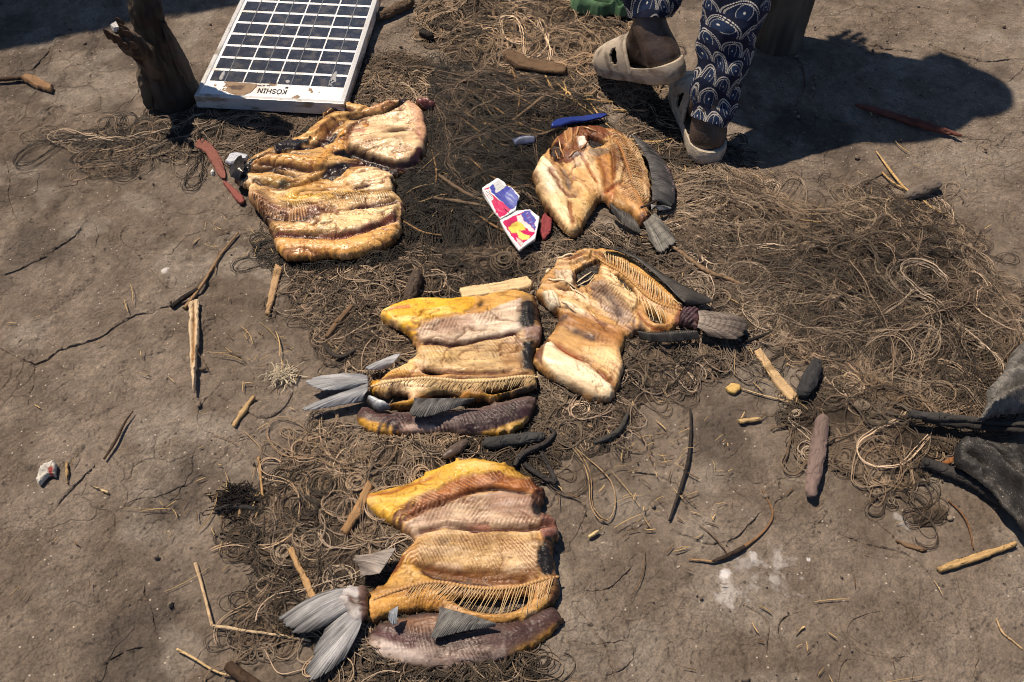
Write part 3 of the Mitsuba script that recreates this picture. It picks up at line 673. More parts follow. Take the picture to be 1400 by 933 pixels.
# ---- fish E: the lowest, split open with a big grey tail
def fish_low():
    e = crop(370, 600, 2.802); z = .017
    E = lambda p, zz=z: XY(e(p), zz)
    F = thing('split_fish', 'split smoked fish nearest the bottom edge, with a wide grey forked tail', 'fish', 'split smoked fish laid out on the nets')
    # dark skin side lying underneath
    m, c = slab(E([(362, 770), (372, 730), (430, 690), (560, 650), (700, 650), (860, 690), (980, 670), (1060, 625), (1108, 640), (1126, 695), (1045, 770), (935, 822), (830, 858), (700, 874), (570, 872), (440, 842), (372, 805)], .018), .010, .020, .022, C(90, 74, 70), [
        ('R', E([(360, 760), (440, 740), (620, 790), (560, 880), (400, 840)], .018), .008, 0, C(188, 168, 156), .8),
        ('R', E([(560, 800), (720, 800), (900, 790), (900, 850), (700, 880), (560, 875)], .018), .007, 0, C(172, 152, 142), .7),
        ('R', E([(480, 690), (640, 680), (640, 740), (540, 750)], .018), .010, 0, C(150, 112, 84), .7),
        ('R', E([(760, 760), (1000, 700), (1100, 650), (1120, 690), (1000, 770), (860, 810)], .018), .010, 0, C(82, 58, 56), .75),
        ('L', E([(380, 735), (460, 755), (580, 795)], .018), 9*MM, -.002, PURP, .9),
        ('L', E([(930, 822), (1040, 775), (1120, 700)], .018), 5*MM, .001, C(190, 140, 62), .9),
        ('C', E([(420, 845), (700, 875), (930, 822), (1120, 690)], .018), .004, .05, .0050, .0011, C(70, 48, 46), .55, .4)], seed=11, rough=.002, crease=.6)
    put('skin_side', m, 'mat_flesh', color=c, parent=F, smooth=True, label='dark purplish skin side folded underneath')
    # the opened body: yellow fat flap, two flesh halves, spine strip
    body = [(340, 232), (358, 205), (480, 183), (560, 150), (640, 105), (740, 76), (820, 76), (905, 97), (970, 132), (1045, 188), (1052, 218), (1038, 262), (1045, 288), (1085, 308), (1106, 345), (1092, 392), (1082, 430), (1088, 480), (1108, 535), (1112, 570), (1105, 615), (1050, 652), (960, 695), (880, 722), (800, 705), (720, 680), (640, 655), (560, 655), (480, 668), (400, 695), (352, 700), (338, 640), (345, 588), (430, 558), (452, 515), (492, 468), (505, 435), (552, 402), (545, 382), (508, 355), (470, 330), (400, 290)]
    hole = E([(694, 612), (740, 600), (830, 608), (910, 606), (990, 590), (985, 625), (940, 655), (880, 668), (800, 662), (735, 640)])
    spine = E([(395, 625), (480, 590), (560, 568), (640, 556), (740, 572), (860, 583), (960, 574), (1050, 548), (1105, 532)])
    feats = [
        ('R', E([(330, 230), (480, 175), (640, 95), (760, 65), (920, 90), (1010, 150), (940, 160), (840, 135), (740, 150), (660, 185), (560, 240), (520, 300), (500, 360), (400, 300)]), .007, .002, YEL, .95),
        ('R', E([(520, 290), (600, 225), (720, 160), (850, 140), (1000, 165), (1040, 200), (1020, 215), (880, 195), (720, 230), (600, 280), (540, 330)]), .006, -.001, C(182, 112, 52), .9),
        ('R', E([(520, 345), (600, 290), (720, 240), (880, 205), (1010, 225), (1030, 290), (1090, 330), (900, 370), (740, 360), (640, 365), (560, 385)]), .007, .002, C(212, 188, 160), .9),
        ('R', E([(560, 395), (660, 365), (760, 375), (1010, 370), (1040, 480), (1010, 560), (860, 520), (700, 520), (560, 500)]), .008, .003, C(214, 178, 124), .9),
        ('R', E([(440, 540), (500, 450), (560, 500), (700, 545), (640, 560), (500, 575), (400, 600)]), .008, .001, C(224, 174, 88), .9),
        ('R', E([(350, 600), (400, 610), (640, 575), (700, 600), (640, 645), (400, 690), (352, 690)]), .006, 0, C(216, 160, 72), .85),
        ('R', E([(640, 640), (760, 680), (900, 690), (1040, 640), (1105, 590), (1105, 620), (960, 700), (860, 720), (720, 690)]), .005, .001, C(218, 166, 88), .85),
        ('R', E([(560, 500), (640, 500), (760, 505), (900, 515), (1015, 505), (1020, 545), (900, 568), (760, 558), (640, 540)]), .012, -.001, C(122, 80, 40), .75), ('R', E([(830, 215), (940, 205), (1010, 230), (1010, 320), (900, 320), (840, 290)]), .014, 0, C(150, 112, 96), .7), ('R', E([(560, 300), (640, 262), (700, 300), (640, 345), (560, 350)]), .012, 0, C(170, 140, 122), .6),
        ('R', E([(335, 580), (362, 590), (372, 690), (340, 700)]), .004, 0, C(96, 48, 40), .9),
        ('R', E([(450, 520), (500, 460), (520, 470), (470, 530)]), .004, 0, C(130, 62, 40), .8),
        ('R', E([(990, 210), (1055, 190), (1050, 300), (1010, 320)]), .004, -.002, C(60, 32, 26), .85),
        ('R', E([(1005, 250), (1040, 250), (1040, 290), (1015, 330)]), .003, 0, CHAR, 1.), ('R', E([(1020, 430), (1075, 425), (1085, 530), (1040, 540), (1010, 500)]), .003, -.001, CHAR, .95),
        ('R', E([(1030, 300), (1100, 320), (1100, 380), (1050, 420), (1030, 380)]), .003, .004, C(150, 96, 84), .9),
        ('R', E([(740, 350), (830, 350), (850, 385), (770, 395)]), .004, -.003, C(176, 112, 98), .85),
        ('R', E([(340, 240), (375, 205), (385, 230), (350, 250)]), .003, 0, C(110, 62, 30), .85),
        ('L', E([(1018, 235), (1030, 290), (1042, 330)]), 8*MM, .003, CHAR, 1.4), ('L', E([(1090, 395), (1060, 440), (1052, 500), (1085, 530)]), 8*MM, .003, CHAR, 1.4), ('L', E([(1000, 150), (1045, 195), (1040, 240)]), 7*MM, .001, DKB, 1.1), ('L', E([(1095, 540), (1106, 590), (1060, 645)]), 5*MM, .001, DKB, .9),
        ('L', E([(345, 225), (400, 232), (520, 195), (640, 150)]), 4*MM, -.0018, C(188, 120, 40), .8),
        ('L', E([(510, 310), (530, 260), (550, 240)]), 4*MM, -.002, DKB, .9),
        ('L', E([(530, 320), (600, 272), (700, 235), (800, 198), (870, 190), (940, 208), (1000, 212)]), 4.5*MM, -.006, C(58, 32, 24), 1.),
        ('L', E([(545, 385), (600, 366), (680, 352), (740, 365), (800, 378), (900, 370), (1000, 362), (1095, 345)]), 5*MM, -.006, C(88, 52, 40), .95),
        ('L', E([(640, 345), (760, 335), (900, 330), (1010, 335)]), 6*MM, .003, C(214, 186, 160), .7),
        ('L', E([(560, 470), (640, 415), (760, 410), (900, 400)]), 16*MM, .005, None, 0),
        ('L', E([(560, 500), (600, 530), (680, 548), (760, 562), (860, 572)]), 4*MM, -.004, C(70, 40, 26), .9),
        ('L', E([(570, 505), (700, 525), (900, 560), (1010, 545)]), 6*MM, -.003, C(120, 74, 36), .8),
        ('C', E([(530, 330), (600, 285), (720, 232), (860, 190), (1010, 205)]), .002, .028, .0058, .0014, C(112, 62, 34), .7, .7),
        ('C', E([(560, 385), (740, 355), (900, 365), (1090, 345)]), .004, .055, .0062, .0012, C(142, 104, 82), .55, -.5),
        ('C', E([(560, 500), (700, 520), (860, 560), (1020, 550)]), .001, .06, .0055, .0013, C(138, 92, 46), .6, .8),
        ('C', spine, -.034, -.001, .0050, .0012, C(126, 76, 36), .55, -.6)]
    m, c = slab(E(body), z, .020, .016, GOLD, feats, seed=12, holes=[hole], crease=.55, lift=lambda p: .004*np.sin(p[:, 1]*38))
    B = put('opened_body', m, 'mat_flesh', color=c, parent=F, smooth=True)
    tree = cKDTree(np.array(m.vertices)[:, :2]); zt = lambda q: np.array(m.vertices)[tree.query(np.atleast_2d(q))[1], 2]
    zs = lambda ln: ndimage.gaussian_filter1d(zt(ln), 12)+.0005
    backbone(F, spine, zs, .0032, C(206, 160, 104))
    ln = resample(chaikin(spine, 2, False), 64)[14:62]
    tang = np.gradient(ln, axis=0); tang /= np.linalg.norm(tang, axis=1, keepdims=True)
    nr = np.stack([tang[:, 1], -tang[:, 0]], 1)
    L = np.interp(np.linspace(0, 1, len(ln)), [0, .3, .6, .85, 1], [.015, .027, .037, .036, .024])
    end = ln+nr*L[:, None]-tang*(.012+.2*L)[:, None]
    ribs(F, np.c_[ln, zs(ln)+.001], np.c_[end, np.maximum(zt(end), z+.004)+.0008], .0008, C(226, 196, 146), seed=1, arch=.0012)
    # tail
    g1, g2 = C(204, 204, 206), C(92, 92, 97)
    mm, cc = fin(E([(338, 585), (350, 640)], .024), E([(42, 690), (50, 728), (110, 752), (180, 738), (224, 716)], .024), .034, .030, 15, g1, g2, seed=3, dark_tip=.6, ragged=.020, bow=(-.10, 0))
    t0 = put('tail_fin', mm, 'mat_semi', color=cc, parent=F, label='upper lobe of the grey tail')
    mm, cc = fin(E([(350, 640), (352, 712)], .024), E([(212, 728), (172, 800), (140, 872), (150, 932), (206, 905), (288, 836)], .024), .034, .024, 15, g1, g2, seed=4, dark_tip=.6, ragged=.020, bow=(0, .06))
    put('tail_fin', mm, 'mat_semi', color=cc, parent=F, label='lower lobe of the grey tail')
    m, c = slab(E([(255, 622), (300, 592), (345, 578), (375, 590), (385, 690), (350, 722), (316, 728), (296, 700), (280, 668)]), .035, .011, .012, C(186, 180, 180), [('R', E([(338, 570), (390, 590), (390, 705), (350, 712)]), .006, 0, C(104, 74, 62), .9)], seed=13)
    put('tail_root', m, 'mat_flesh', color=c, parent=F, smooth=True)
    mm, cc = fin(E([(488, 448), (455, 500), (425, 545), (385, 552)]), E([(400, 452), (305, 462), (345, 500), (348, 548)]), .040, .026, 11, C(176, 164, 154), C(92, 84, 82), seed=5)
    put('anal_fin', mm, 'mat_semi', color=cc, parent=F)
    mm, cc = fin(E([(652, 672), (720, 690), (800, 712), (865, 735)]), E([(648, 700), (612, 796), (680, 776), (760, 757), (862, 742)]), .040, .036, 17, C(138, 136, 132), C(52, 52, 54), seed=6)
    put('dorsal_fin', mm, 'mat_semi', color=cc, parent=F)
    mm, cc = fin(E([(497, 676), (470, 690)]), E([(490, 735), (470, 742), (455, 712)]), .046, .040, 3, C(170, 176, 184), C(96, 102, 112), seed=7)
    put('small_fin', mm, 'mat_semi', color=cc, parent=F)
fish_low()

# ---- fish D: headless, bright yellow fat, thin pale tail
def fish_mid():
    e = crop(400, 380, 3.889); z = .019
    E = lambda p, zz=z: XY(e(p), zz)
    F = thing('split_fish', 'headless split fish with bright yellow upper flap and thin pale forked tail', 'fish', 'split smoked fish laid out on the nets')
    m, c = slab(E([(328, 715), (345, 680), (375, 655), (480, 700), (640, 690), (820, 690), (990, 670), (1150, 625), (1290, 602), (1304, 650), (1272, 730), (1205, 788), (1100, 815), (1010, 836), (920, 822), (820, 802), (700, 802), (560, 822), (440, 812), (352, 772)], .02), .012, .020, .02, C(112, 94, 88), [
        ('R', E([(330, 720), (420, 760), (560, 800), (560, 830), (430, 820), (340, 780)], .02), .005, 0, C(226, 170, 62), .85),
        ('R', E([(400, 690), (560, 740), (640, 760), (560, 790), (400, 750)], .02), .008, 0, C(104, 84, 82), .8),
        ('R', E([(560, 760), (700, 780), (820, 790), (700, 805), (570, 815)], .02), .006, 0, C(196, 164, 146), .8),
        ('R', E([(820, 720), (1000, 700), (1250, 640), (1260, 720), (1000, 790), (850, 790)], .02), .01, 0, C(104, 88, 88), .85),
        ('R', E([(980, 830), (1100, 780), (1200, 750), (1290, 700), (1210, 795), (1020, 845)], .02), .005, 0, C(232, 178, 52), .95),
        ('L', E([(900, 800), (1050, 790), (1180, 740), (1290, 680)], .02), 8*MM, -.002, C(56, 34, 40), .9),
        ('L', E([(340, 690), (480, 740), (700, 760)], .02), 6*MM, .001, C(80, 50, 54), .6),
        ('C', E([(560, 815), (820, 800), (1010, 820), (1270, 720)], .02), .003, .034, .0060, .0016, C(62, 50, 54), .7, .5)], seed=21, rough=.0026, crease=.6)
    put('skin_side', m, 'mat_flesh', color=c, parent=F, smooth=True, label='dark wrinkled skin side with a yellow rim')
    body = [(460, 205), (466, 188), (520, 150), (590, 120), (700, 100), (830, 110), (900, 105), (955, 110), (1010, 90), (1080, 74), (1150, 60), (1205, 56), (1290, 92), (1302, 120), (1318, 180), (1332, 270), (1312, 350), (1285, 420), (1298, 500), (1306, 540), (1304, 590), (1230, 612), (1140, 630), (1010, 655), (900, 652), (800, 650), (720, 660), (640, 690), (560, 700), (486, 690), (540, 660), (640, 640), (560, 620), (430, 632), (405, 610), (402, 545), (470, 540), (520, 490), (622, 436), (655, 400), (645, 345), (612, 302), (560, 262), (500, 240)]
    holes = [E([(730, 625), (790, 610), (900, 622), (880, 640), (800, 642), (700, 655), (660, 660)]), E([(1010, 612), (1100, 592), (1200, 572), (1240, 572), (1180, 600), (1060, 632)]),
             E([(690, 492), (740, 486), (800, 510), (780, 520), (700, 512)])]
    spine = E([(420, 600), (500, 582), (600, 566), (700, 558), (800, 566), (900, 578), (1000, 578), (1100, 562), (1200, 548), (1304, 536)])
    feats = [
        ('R', E([(455, 200), (590, 110), (720, 92), (960, 100), (1010, 150), (900, 215), (760, 230), (680, 262), (650, 340), (560, 265)]), .006, .003, C(246, 190, 54), .98),
        ('R', E([(960, 120), (1060, 70), (1210, 50), (1290, 95), (1200, 130), (1080, 190), (980, 215)]), .006, .002, C(222, 168, 84), .9),
        ('R', E([(660, 300), (760, 245), (1000, 215), (1220, 130), (1225, 310), (1000, 345), (840, 370), (680, 350)]), .007, .002, C(228, 206, 180), .95),
        ('R', E([(790, 250), (940, 230), (980, 270), (840, 330), (760, 310)]), .012, 0, C(168, 128, 106), .6),
        ('R', E([(660, 380), (820, 385), (1000, 350), (1230, 320), (1240, 470), (1100, 520), (900, 510), (700, 480), (640, 440)]), .008, .002, C(220, 188, 136), .9),
        ('R', E([(1080, 360), (1220, 340), (1230, 480), (1120, 500)]), .012, 0, C(168, 122, 72), .7),
        ('R', E([(520, 500), (640, 440), (660, 490), (600, 540), (480, 548)]), .006, .002, C(236, 184, 88), .9),
        ('R', E([(400, 540), (470, 545), (470, 600), (405, 632)]), .005, .001, C(226, 166, 50), .95),
        ('R', E([(480, 560), (800, 545), (1300, 530), (1300, 600), (1000, 620), (700, 630), (480, 620)]), .006, .001, C(226, 196, 140), .85),
        ('R', E([(490, 685), (640, 672), (800, 632), (1000, 640), (1160, 612), (1160, 640), (900, 660), (700, 690), (560, 705)]), .005, .002, C(232, 176, 54), .92),
        ('R', E([(690, 650), (800, 632), (980, 640), (900, 655), (760, 668)]), .004, .001, C(190, 116, 66), .6),
        ('R', E([(1150, 608), (1300, 580), (1304, 610), (1150, 636), (1000, 668), (980, 655)]), .004, 0, C(52, 50, 52), .9),
        ('R', E([(1212, 150), (1275, 140), (1262, 260), (1295, 285), (1245, 300), (1222, 250)]), .003, .002, CHAR, 1.), ('R', E([(1228, 360), (1290, 345), (1290, 400), (1262, 440), (1290, 505), (1225, 500), (1250, 440)]), .003, .001, CHAR, 1.),
        ('L', E([(1245, 140), (1260, 210), (1240, 270), (1262, 300)]), 11*MM, .004, CHAR, 1.5), ('L', E([(1270, 350), (1282, 385), (1255, 420), (1262, 470), (1290, 510)]), 10*MM, .003, CHAR, 1.5), ('L', E([(1300, 130), (1320, 200), (1326, 260)]), 6*MM, 0, DKB, 1.1),
        ('R', E([(1232, 295), (1332, 270), (1315, 345), (1240, 350)]), .003, .003, C(196, 152, 136), .9), ('R', E([(1280, 100), (1322, 180), (1325, 250), (1280, 250)]), .004, -.004, C(84, 46, 38), .9),
        ('R', E([(500, 190), (620, 168), (630, 185), (520, 200)]), .003, -.002, C(186, 100, 50), .8),
        ('L', E([(680, 362), (760, 355), (840, 372), (950, 355), (1050, 335), (1210, 315)]), 4.5*MM, -.006, C(74, 40, 34), 1.),
        ('L', E([(980, 190), (1010, 155), (1020, 145)]), 4*MM, -.002, C(40, 26, 20), .9), ('L', E([(685, 205), (695, 210)]), 4*MM, -.001, CHAR, .9),
        ('L', E([(760, 500), (900, 525), (1050, 520), (1200, 505)]), 4*MM, -.003, C(120, 76, 50), .8),
        ('L', E([(420, 560), (600, 545), (800, 548), (1000, 552), (1290, 520)]), 3*MM, -.003, C(110, 66, 44), .8),
        ('L', E([(700, 410), (800, 440), (860, 430)]), 8*MM, .003, C(240, 200, 120), .5), ('L', E([(1060, 200), (1220, 170)]), 3*MM, -.001, C(150, 110, 80), .6),
        ('C', E([(680, 362), (840, 372), (1050, 335), (1210, 315)]), -.038, -.003, .0060, .0011, C(150, 112, 66), .55, .5),
        ('C', E([(660, 262), (900, 215), (1080, 190), (1280, 100)]), -.03, -.002, .0068, .0010, C(160, 122, 100), .45, -.6),
        ('C', E([(470, 548), (620, 530), (800, 540)]), -.004, .018, .0042, .0009, C(150, 96, 48), .6, .4), ('C', spine, -.022, -.001, .0046, .0012, C(140, 92, 46), .6, -.6)]
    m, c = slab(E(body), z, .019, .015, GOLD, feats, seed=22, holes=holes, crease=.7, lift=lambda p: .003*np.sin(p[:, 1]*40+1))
    put('opened_body', m, 'mat_flesh', color=c, parent=F, smooth=True)
    V = np.array(m.vertices); tree = cKDTree(V[:, :2]); zt = lambda q: V[tree.query(np.atleast_2d(q))[1], 2]
    zs = lambda ln: ndimage.gaussian_filter1d(zt(ln), 12)+.0005
    backbone(F, spine, zs, .0033, C(232, 202, 150), dark=.7)
    ln = resample(chaikin(spine, 2, False), 60)[4:59]
    tang = np.gradient(ln, axis=0); tang /= np.linalg.norm(tang, axis=1, keepdims=True); nr = np.stack([tang[:, 1], -tang[:, 0]], 1)
    L = np.interp(np.linspace(0, 1, len(ln)), [0, .3, .6, .85, 1], [.010, .017, .019, .021, .016])
    end = ln+nr*L[:, None]-tang*(.010+.2*L)[:, None]
    ribs(F, np.c_[ln, zs(ln)+.001], np.c_[end, np.maximum(zt(end), z+.010)+.0004], .00075, C(234, 208, 160), seed=2, arch=.002)
    a, b = C(186, 188, 192), C(104, 106, 112)
    mm, cc = fin(E([(402, 542), (404, 580)], .028), E([(330, 528), (230, 523), (130, 534), (74, 560), (110, 592), (190, 612), (280, 604), (345, 594)], .028), .038, .034, 12, a, b, seed=8)
    put('tail_fin', mm, 'mat_semi', color=cc, parent=F)
    mm, cc = fin(E([(404, 580), (402, 622)], .028), E([(350, 600), (230, 634), (120, 660), (28, 702), (62, 709), (170, 692), (300, 668), (372, 652)], .028), .038, .028, 10, a, b, seed=9)
    put('tail_fin', mm, 'mat_semi', color=cc, parent=F)
    mm, cc = fin(E([(582, 445), (545, 492)]), E([(505, 455), (400, 488), (392, 508), (450, 512), (520, 500)]), .040, .030, 6, C(198, 200, 204), C(122, 122, 128), seed=10)
    put('anal_fin', mm, 'mat_semi', color=cc, parent=F)
    mm, cc = fin(E([(655, 690), (760, 690), (880, 688), (975, 690)]), E([(650, 705), (620, 772), (700, 782), (800, 757), (900, 717), (968, 696)]), .044, .040, 18, C(112, 110, 110), C(36, 36, 38), seed=11)
    put('dorsal_fin', mm, 'mat_semi', color=cc, parent=F)
    m, c = slab(E([(380, 645), (430, 655), (500, 690), (535, 708), (500, 722), (450, 722), (410, 700)]), .034, .012, .008, C(120, 126, 134), [('L', E([(390, 650), (450, 690), (520, 708)]), 5*MM, .003, C(190, 198, 206), .9)], seed=23, s=.0018)
    put('silvery_knob', m, 'mat_gloss', color=c, parent=F, smooth=True)
fish_mid()

# ---- fish C: head on, ribs bared, dark fins and tail to the right
def fish_right():
    e = crop(700, 330, 4.058); z = .019
    E = lambda p, zz=z: XY(e(p), zz)
    F = thing('split_fish', 'split bony fish whose bared ribs and dark tail point right, touching the headless yellow fish', 'fish', 'split smoked fish laid out on the nets')
    body = [(150, 250), (170, 170), (230, 142), (300, 88), (390, 50), (440, 58), (500, 40), (580, 58), (680, 108), (780, 190), (870, 270), (930, 340), (968, 385), (930, 460), (870, 500), (790, 512), (730, 492), (690, 498), (640, 522), (618, 570), (604, 612), (626, 690), (612, 760), (578, 830), (546, 888), (470, 880), (370, 842), (260, 776), (160, 716), (112, 660), (130, 600), (190, 540), (240, 470), (262, 405), (215, 388), (180, 335), (120, 285)]
    holes = [E([(745, 380), (790, 395), (850, 440), (855, 462), (800, 462), (770, 440)])]
    spine = E([(470, 110), (520, 150), (580, 180), (640, 220), (690, 270), (740, 320), (800, 362), (860, 385), (950, 400)])
    up = E([(470, 90), (520, 92), (600, 130), (690, 195), (770, 262), (840, 320), (900, 365), (950, 390)])
    feats = [
        ('R', E([(440, 55), (500, 40), (590, 60), (690, 115), (800, 210), (960, 385), (920, 400), (840, 320), (700, 200), (560, 110), (450, 90)]), .005, .003, C(226, 178, 104), .9),
        ('R', E([(490, 170), (530, 175), (640, 290), (690, 320), (690, 385), (670, 405), (600, 340), (520, 260), (490, 210)]), .004, .005, C(240, 208, 156), .95),
        ('R', E([(430, 240), (500, 230), (580, 330), (660, 400), (680, 470), (600, 480), (520, 400), (440, 330)]), .007, .001, C(176, 146, 118), .9),
        ('L', E([(490, 290), (540, 350), (590, 420), (600, 450)]), 9*MM, -.002, C(92, 76, 70), .9), ('L', E([(480, 300), (560, 400)]), 5*MM, .001, C(206, 180, 150), .6),
        ('R', E([(260, 420), (420, 420), (560, 480), (620, 520), (600, 600), (480, 580), (330, 500), (240, 480)]), .007, .001, C(184, 128, 70), .9),
        ('L', E([(310, 500), (380, 530), (440, 550), (490, 560)]), 8*MM, -.002, C(92, 70, 60), .95), ('L', E([(250, 480), (290, 440), (330, 430)]), 8*MM, -.001, C(104, 76, 60), .8),
        ('R', E([(160, 590), (220, 570), (400, 690), (560, 820), (540, 890), (400, 850), (250, 770), (180, 700)]), .006, .004, C(250, 226, 186), .95),
        ('R', E([(400, 600), (600, 610), (625, 700), (580, 800), (480, 720), (420, 680)]), .007, .002, C(236, 196, 138), .9),
        ('L', E([(230, 575), (300, 630), (380, 680), (430, 690)]), 7*MM, -.005, C(150, 82, 42), .95), ('L', E([(440, 720), (510, 770), (560, 820)]), 5*MM, -.004, C(140, 80, 44), .9),
        ('L', E([(350, 690), (372, 745)]), 1.5*MM, -.001, C(120, 84, 60), .8),
        ('R', E([(110, 640), (190, 530), (215, 560), (170, 620), (170, 700)]), .004, -.002, C(100, 58, 44), .85),
        ('R', E([(690, 410), (740, 350), (780, 440), (900, 440), (920, 470), (860, 500), (740, 490), (680, 490)]), .006, .001, C(222, 170, 108), .85),
        ('L', E([(700, 400), (720, 460), (800, 505), (870, 490)]), 3*MM, -.003, C(150, 86, 44), .8), ('R', E([(600, 480), (700, 470), (700, 500), (630, 530)]), .006, 0, C(206, 152, 90), .8),
        ('R', E([(240, 90), (400, 45), (450, 70), (420, 120), (320, 150), (250, 150)]), .005, .006, C(216, 172, 108), .95), ('L', E([(280, 130), (340, 120), (400, 90)]), 5*MM, -.004, C(130, 80, 42), .9),
        ('R', E([(230, 180), (330, 190), (340, 260), (290, 280), (240, 240)]), .004, .007, C(236, 214, 182), .95), ('R', E([(170, 300), (240, 300), (265, 380), (215, 390)]), .004, .004, C(246, 232, 204), .95),
        ('R', E([(300, 300), (420, 310), (430, 380), (300, 400)]), .006, .003, C(232, 194, 140), .85), ('L', E([(270, 360), (330, 400), (420, 420)]), 4*MM, .004, C(244, 220, 180), .7),
        ('L', E([(220, 250), (300, 280), (360, 270)]), 4*MM, .004, C(214, 172, 120), .8), ('L', E([(230, 265), (300, 300), (350, 300)]), 3.5*MM, -.004, C(80, 48, 34), .9),
        ('R', E([(350, 185), (400, 150), (475, 112), (505, 140), (480, 200), (430, 255), (365, 290), (345, 250)]), .006, -.009, C(34, 24, 21), .95), ('R', E([(520, 168), (580, 185), (645, 235), (698, 292), (698, 325), (650, 305), (598, 255), (540, 205)]), .004, -.007, C(40, 27, 20), .95), ('R', E([(335, 195), (365, 180), (350, 300), (335, 300)]), .004, -.002, C(90, 58, 40), .8),
        ('R', E([(910, 380), (970, 380), (940, 480), (900, 470)]), .005, 0, C(150, 96, 92), .8),
        ('C', up, -.024, -.001, .0052, .0018, C(150, 100, 48), .8, .7), ('C', up, .001, .016, .0048, .0010, C(178, 124, 66), .6, .5),
        ('C', E([(420, 600), (520, 640), (625, 700)]), -.02, .03, .007, .0008, C(196, 146, 92), .35, .3), ('C', E([(440, 240), (560, 380), (660, 470)]), -.02, .025, .006, .001, C(120, 92, 76), .5, .4)]
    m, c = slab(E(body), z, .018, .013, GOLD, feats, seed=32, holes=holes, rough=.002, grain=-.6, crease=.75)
    put('opened_body', m, 'mat_flesh', color=c, parent=F, smooth=True)
    V = np.array(m.vertices); tree = cKDTree(V[:, :2]); zt = lambda q: V[tree.query(np.atleast_2d(q))[1], 2]
    zs = lambda ln: ndimage.gaussian_filter1d(zt(ln), 12)+.0005
    backbone(F, spine, zs, .0030, C(206, 158, 96))
    a = resample(chaikin(up, 2, False), 40)[2:38]; b = resample(chaikin(spine, 2, False), 40)[4:40]
    ribs(F, np.c_[a+(a-b)*.25, zt(a)+.0012], np.c_[a+(b-a)*.8, zt(a)+.001], .0009, C(246, 222, 174), seed=3, arch=.002)
    a = E([(x, y) for x, y in ((705, 320), (728, 330), (748, 345), (768, 358), (788, 370), (808, 382), (826, 392))]); b = E([(x, y) for x, y in ((742, 420), (764, 448), (784, 458), (806, 466), (828, 468), (846, 466), (862, 464))])
    ribs(F, np.c_[a, zt(a)+.001], np.c_[b, zt(b)+.001], .0010, C(246, 224, 178), seed=4)
    a = E([(530+21*k, 172+17*k) for k in range(9)]); b = E([(560+16*k, 255+20*k) for k in range(9)])
    ribs(F, np.c_[a, zt(a)+.001], np.c_[a*.45+b*.55, zt(b)+.002], .0012, C(236, 200, 140), seed=5)
    # loose jaw and gill bones
    for k, (p0, p1, rr) in enumerate((((200, 235), (355, 285), .0022), ((190, 190), (215, 150), .0030), ((95, 270), (130, 180), .0022), ((270, 365), (350, 420), .0018), ((225, 320), (262, 385), .0030), ((320, 285), (400, 340), .0016), ((360, 230), (440, 175), .0014), ((365, 255), (455, 200), .0012), ((375, 275), (460, 225), .0011), ((240, 120), (330, 105), .0022))):
        q = resample(E([p0, p1]), 6); zz = zt(q)+.003
        mm, cc = tubes(np.c_[q, zz][None], rr*np.array([.6, 1, 1, .9, .8, .4])[None], 6, C(240, 220, 184) if k != 2 else C(92, 72, 52), cap=True)
        put('head_bone', mm, 'mat_semi', color=cc, parent=F)
    dk, dk2 = C(74, 70, 66), C(20, 19, 19)
    mm, cc = fin(E([(500, 44), (600, 66), (690, 112), (780, 186), (860, 258), (920, 322), (955, 352)], .04), E([(520, 34), (610, 38), (700, 76), (800, 146), (900, 216), (1010, 262), (1142, 326), (1060, 338), (965, 350)], .04), .046, .036, 26, dk, dk2, seed=12, ragged=.01)
    put('dorsal_fin', mm, 'mat_semi', color=cc, parent=F, label='long black dorsal fin')
    mm, cc = fin(E([(1028, 408), (1035, 450), (1022, 500)], .03), E([(1100, 396), (1215, 398), (1292, 430), (1302, 470), (1262, 546), (1180, 542), (1090, 526)], .03), .040, .030, 14, C(176, 162, 150), C(88, 78, 72), seed=13, cross=9, dark_tip=.45)
    put('tail_fin', mm, 'mat_semi', color=cc, parent=F, label='checked dark tail fin')
    mm, cc = fin(E([(690, 508), (780, 520), (880, 508), (1020, 505)], .03), E([(705, 528), (800, 552), (900, 547), (1040, 531)], .03), .036, .026, 14, dk, dk2, seed=14)
    put('anal_fin', mm, 'mat_semi', color=cc, parent=F)
    m, c = slab(E([(930, 390), (970, 378), (1040, 408), (1045, 450), (1028, 498), (960, 482), (915, 468)]), .030, .014, .010, C(112, 84, 92), [('C', E([(930, 390), (1040, 500)]), -.03, .03, .007, .002, C(46, 32, 40), .8, .3)], seed=33, rough=.004)
    put('tail_root', m, 'mat_flesh', color=c, parent=F, smooth=True, label='purplish wrinkled skin at the tail root')
fish_right()

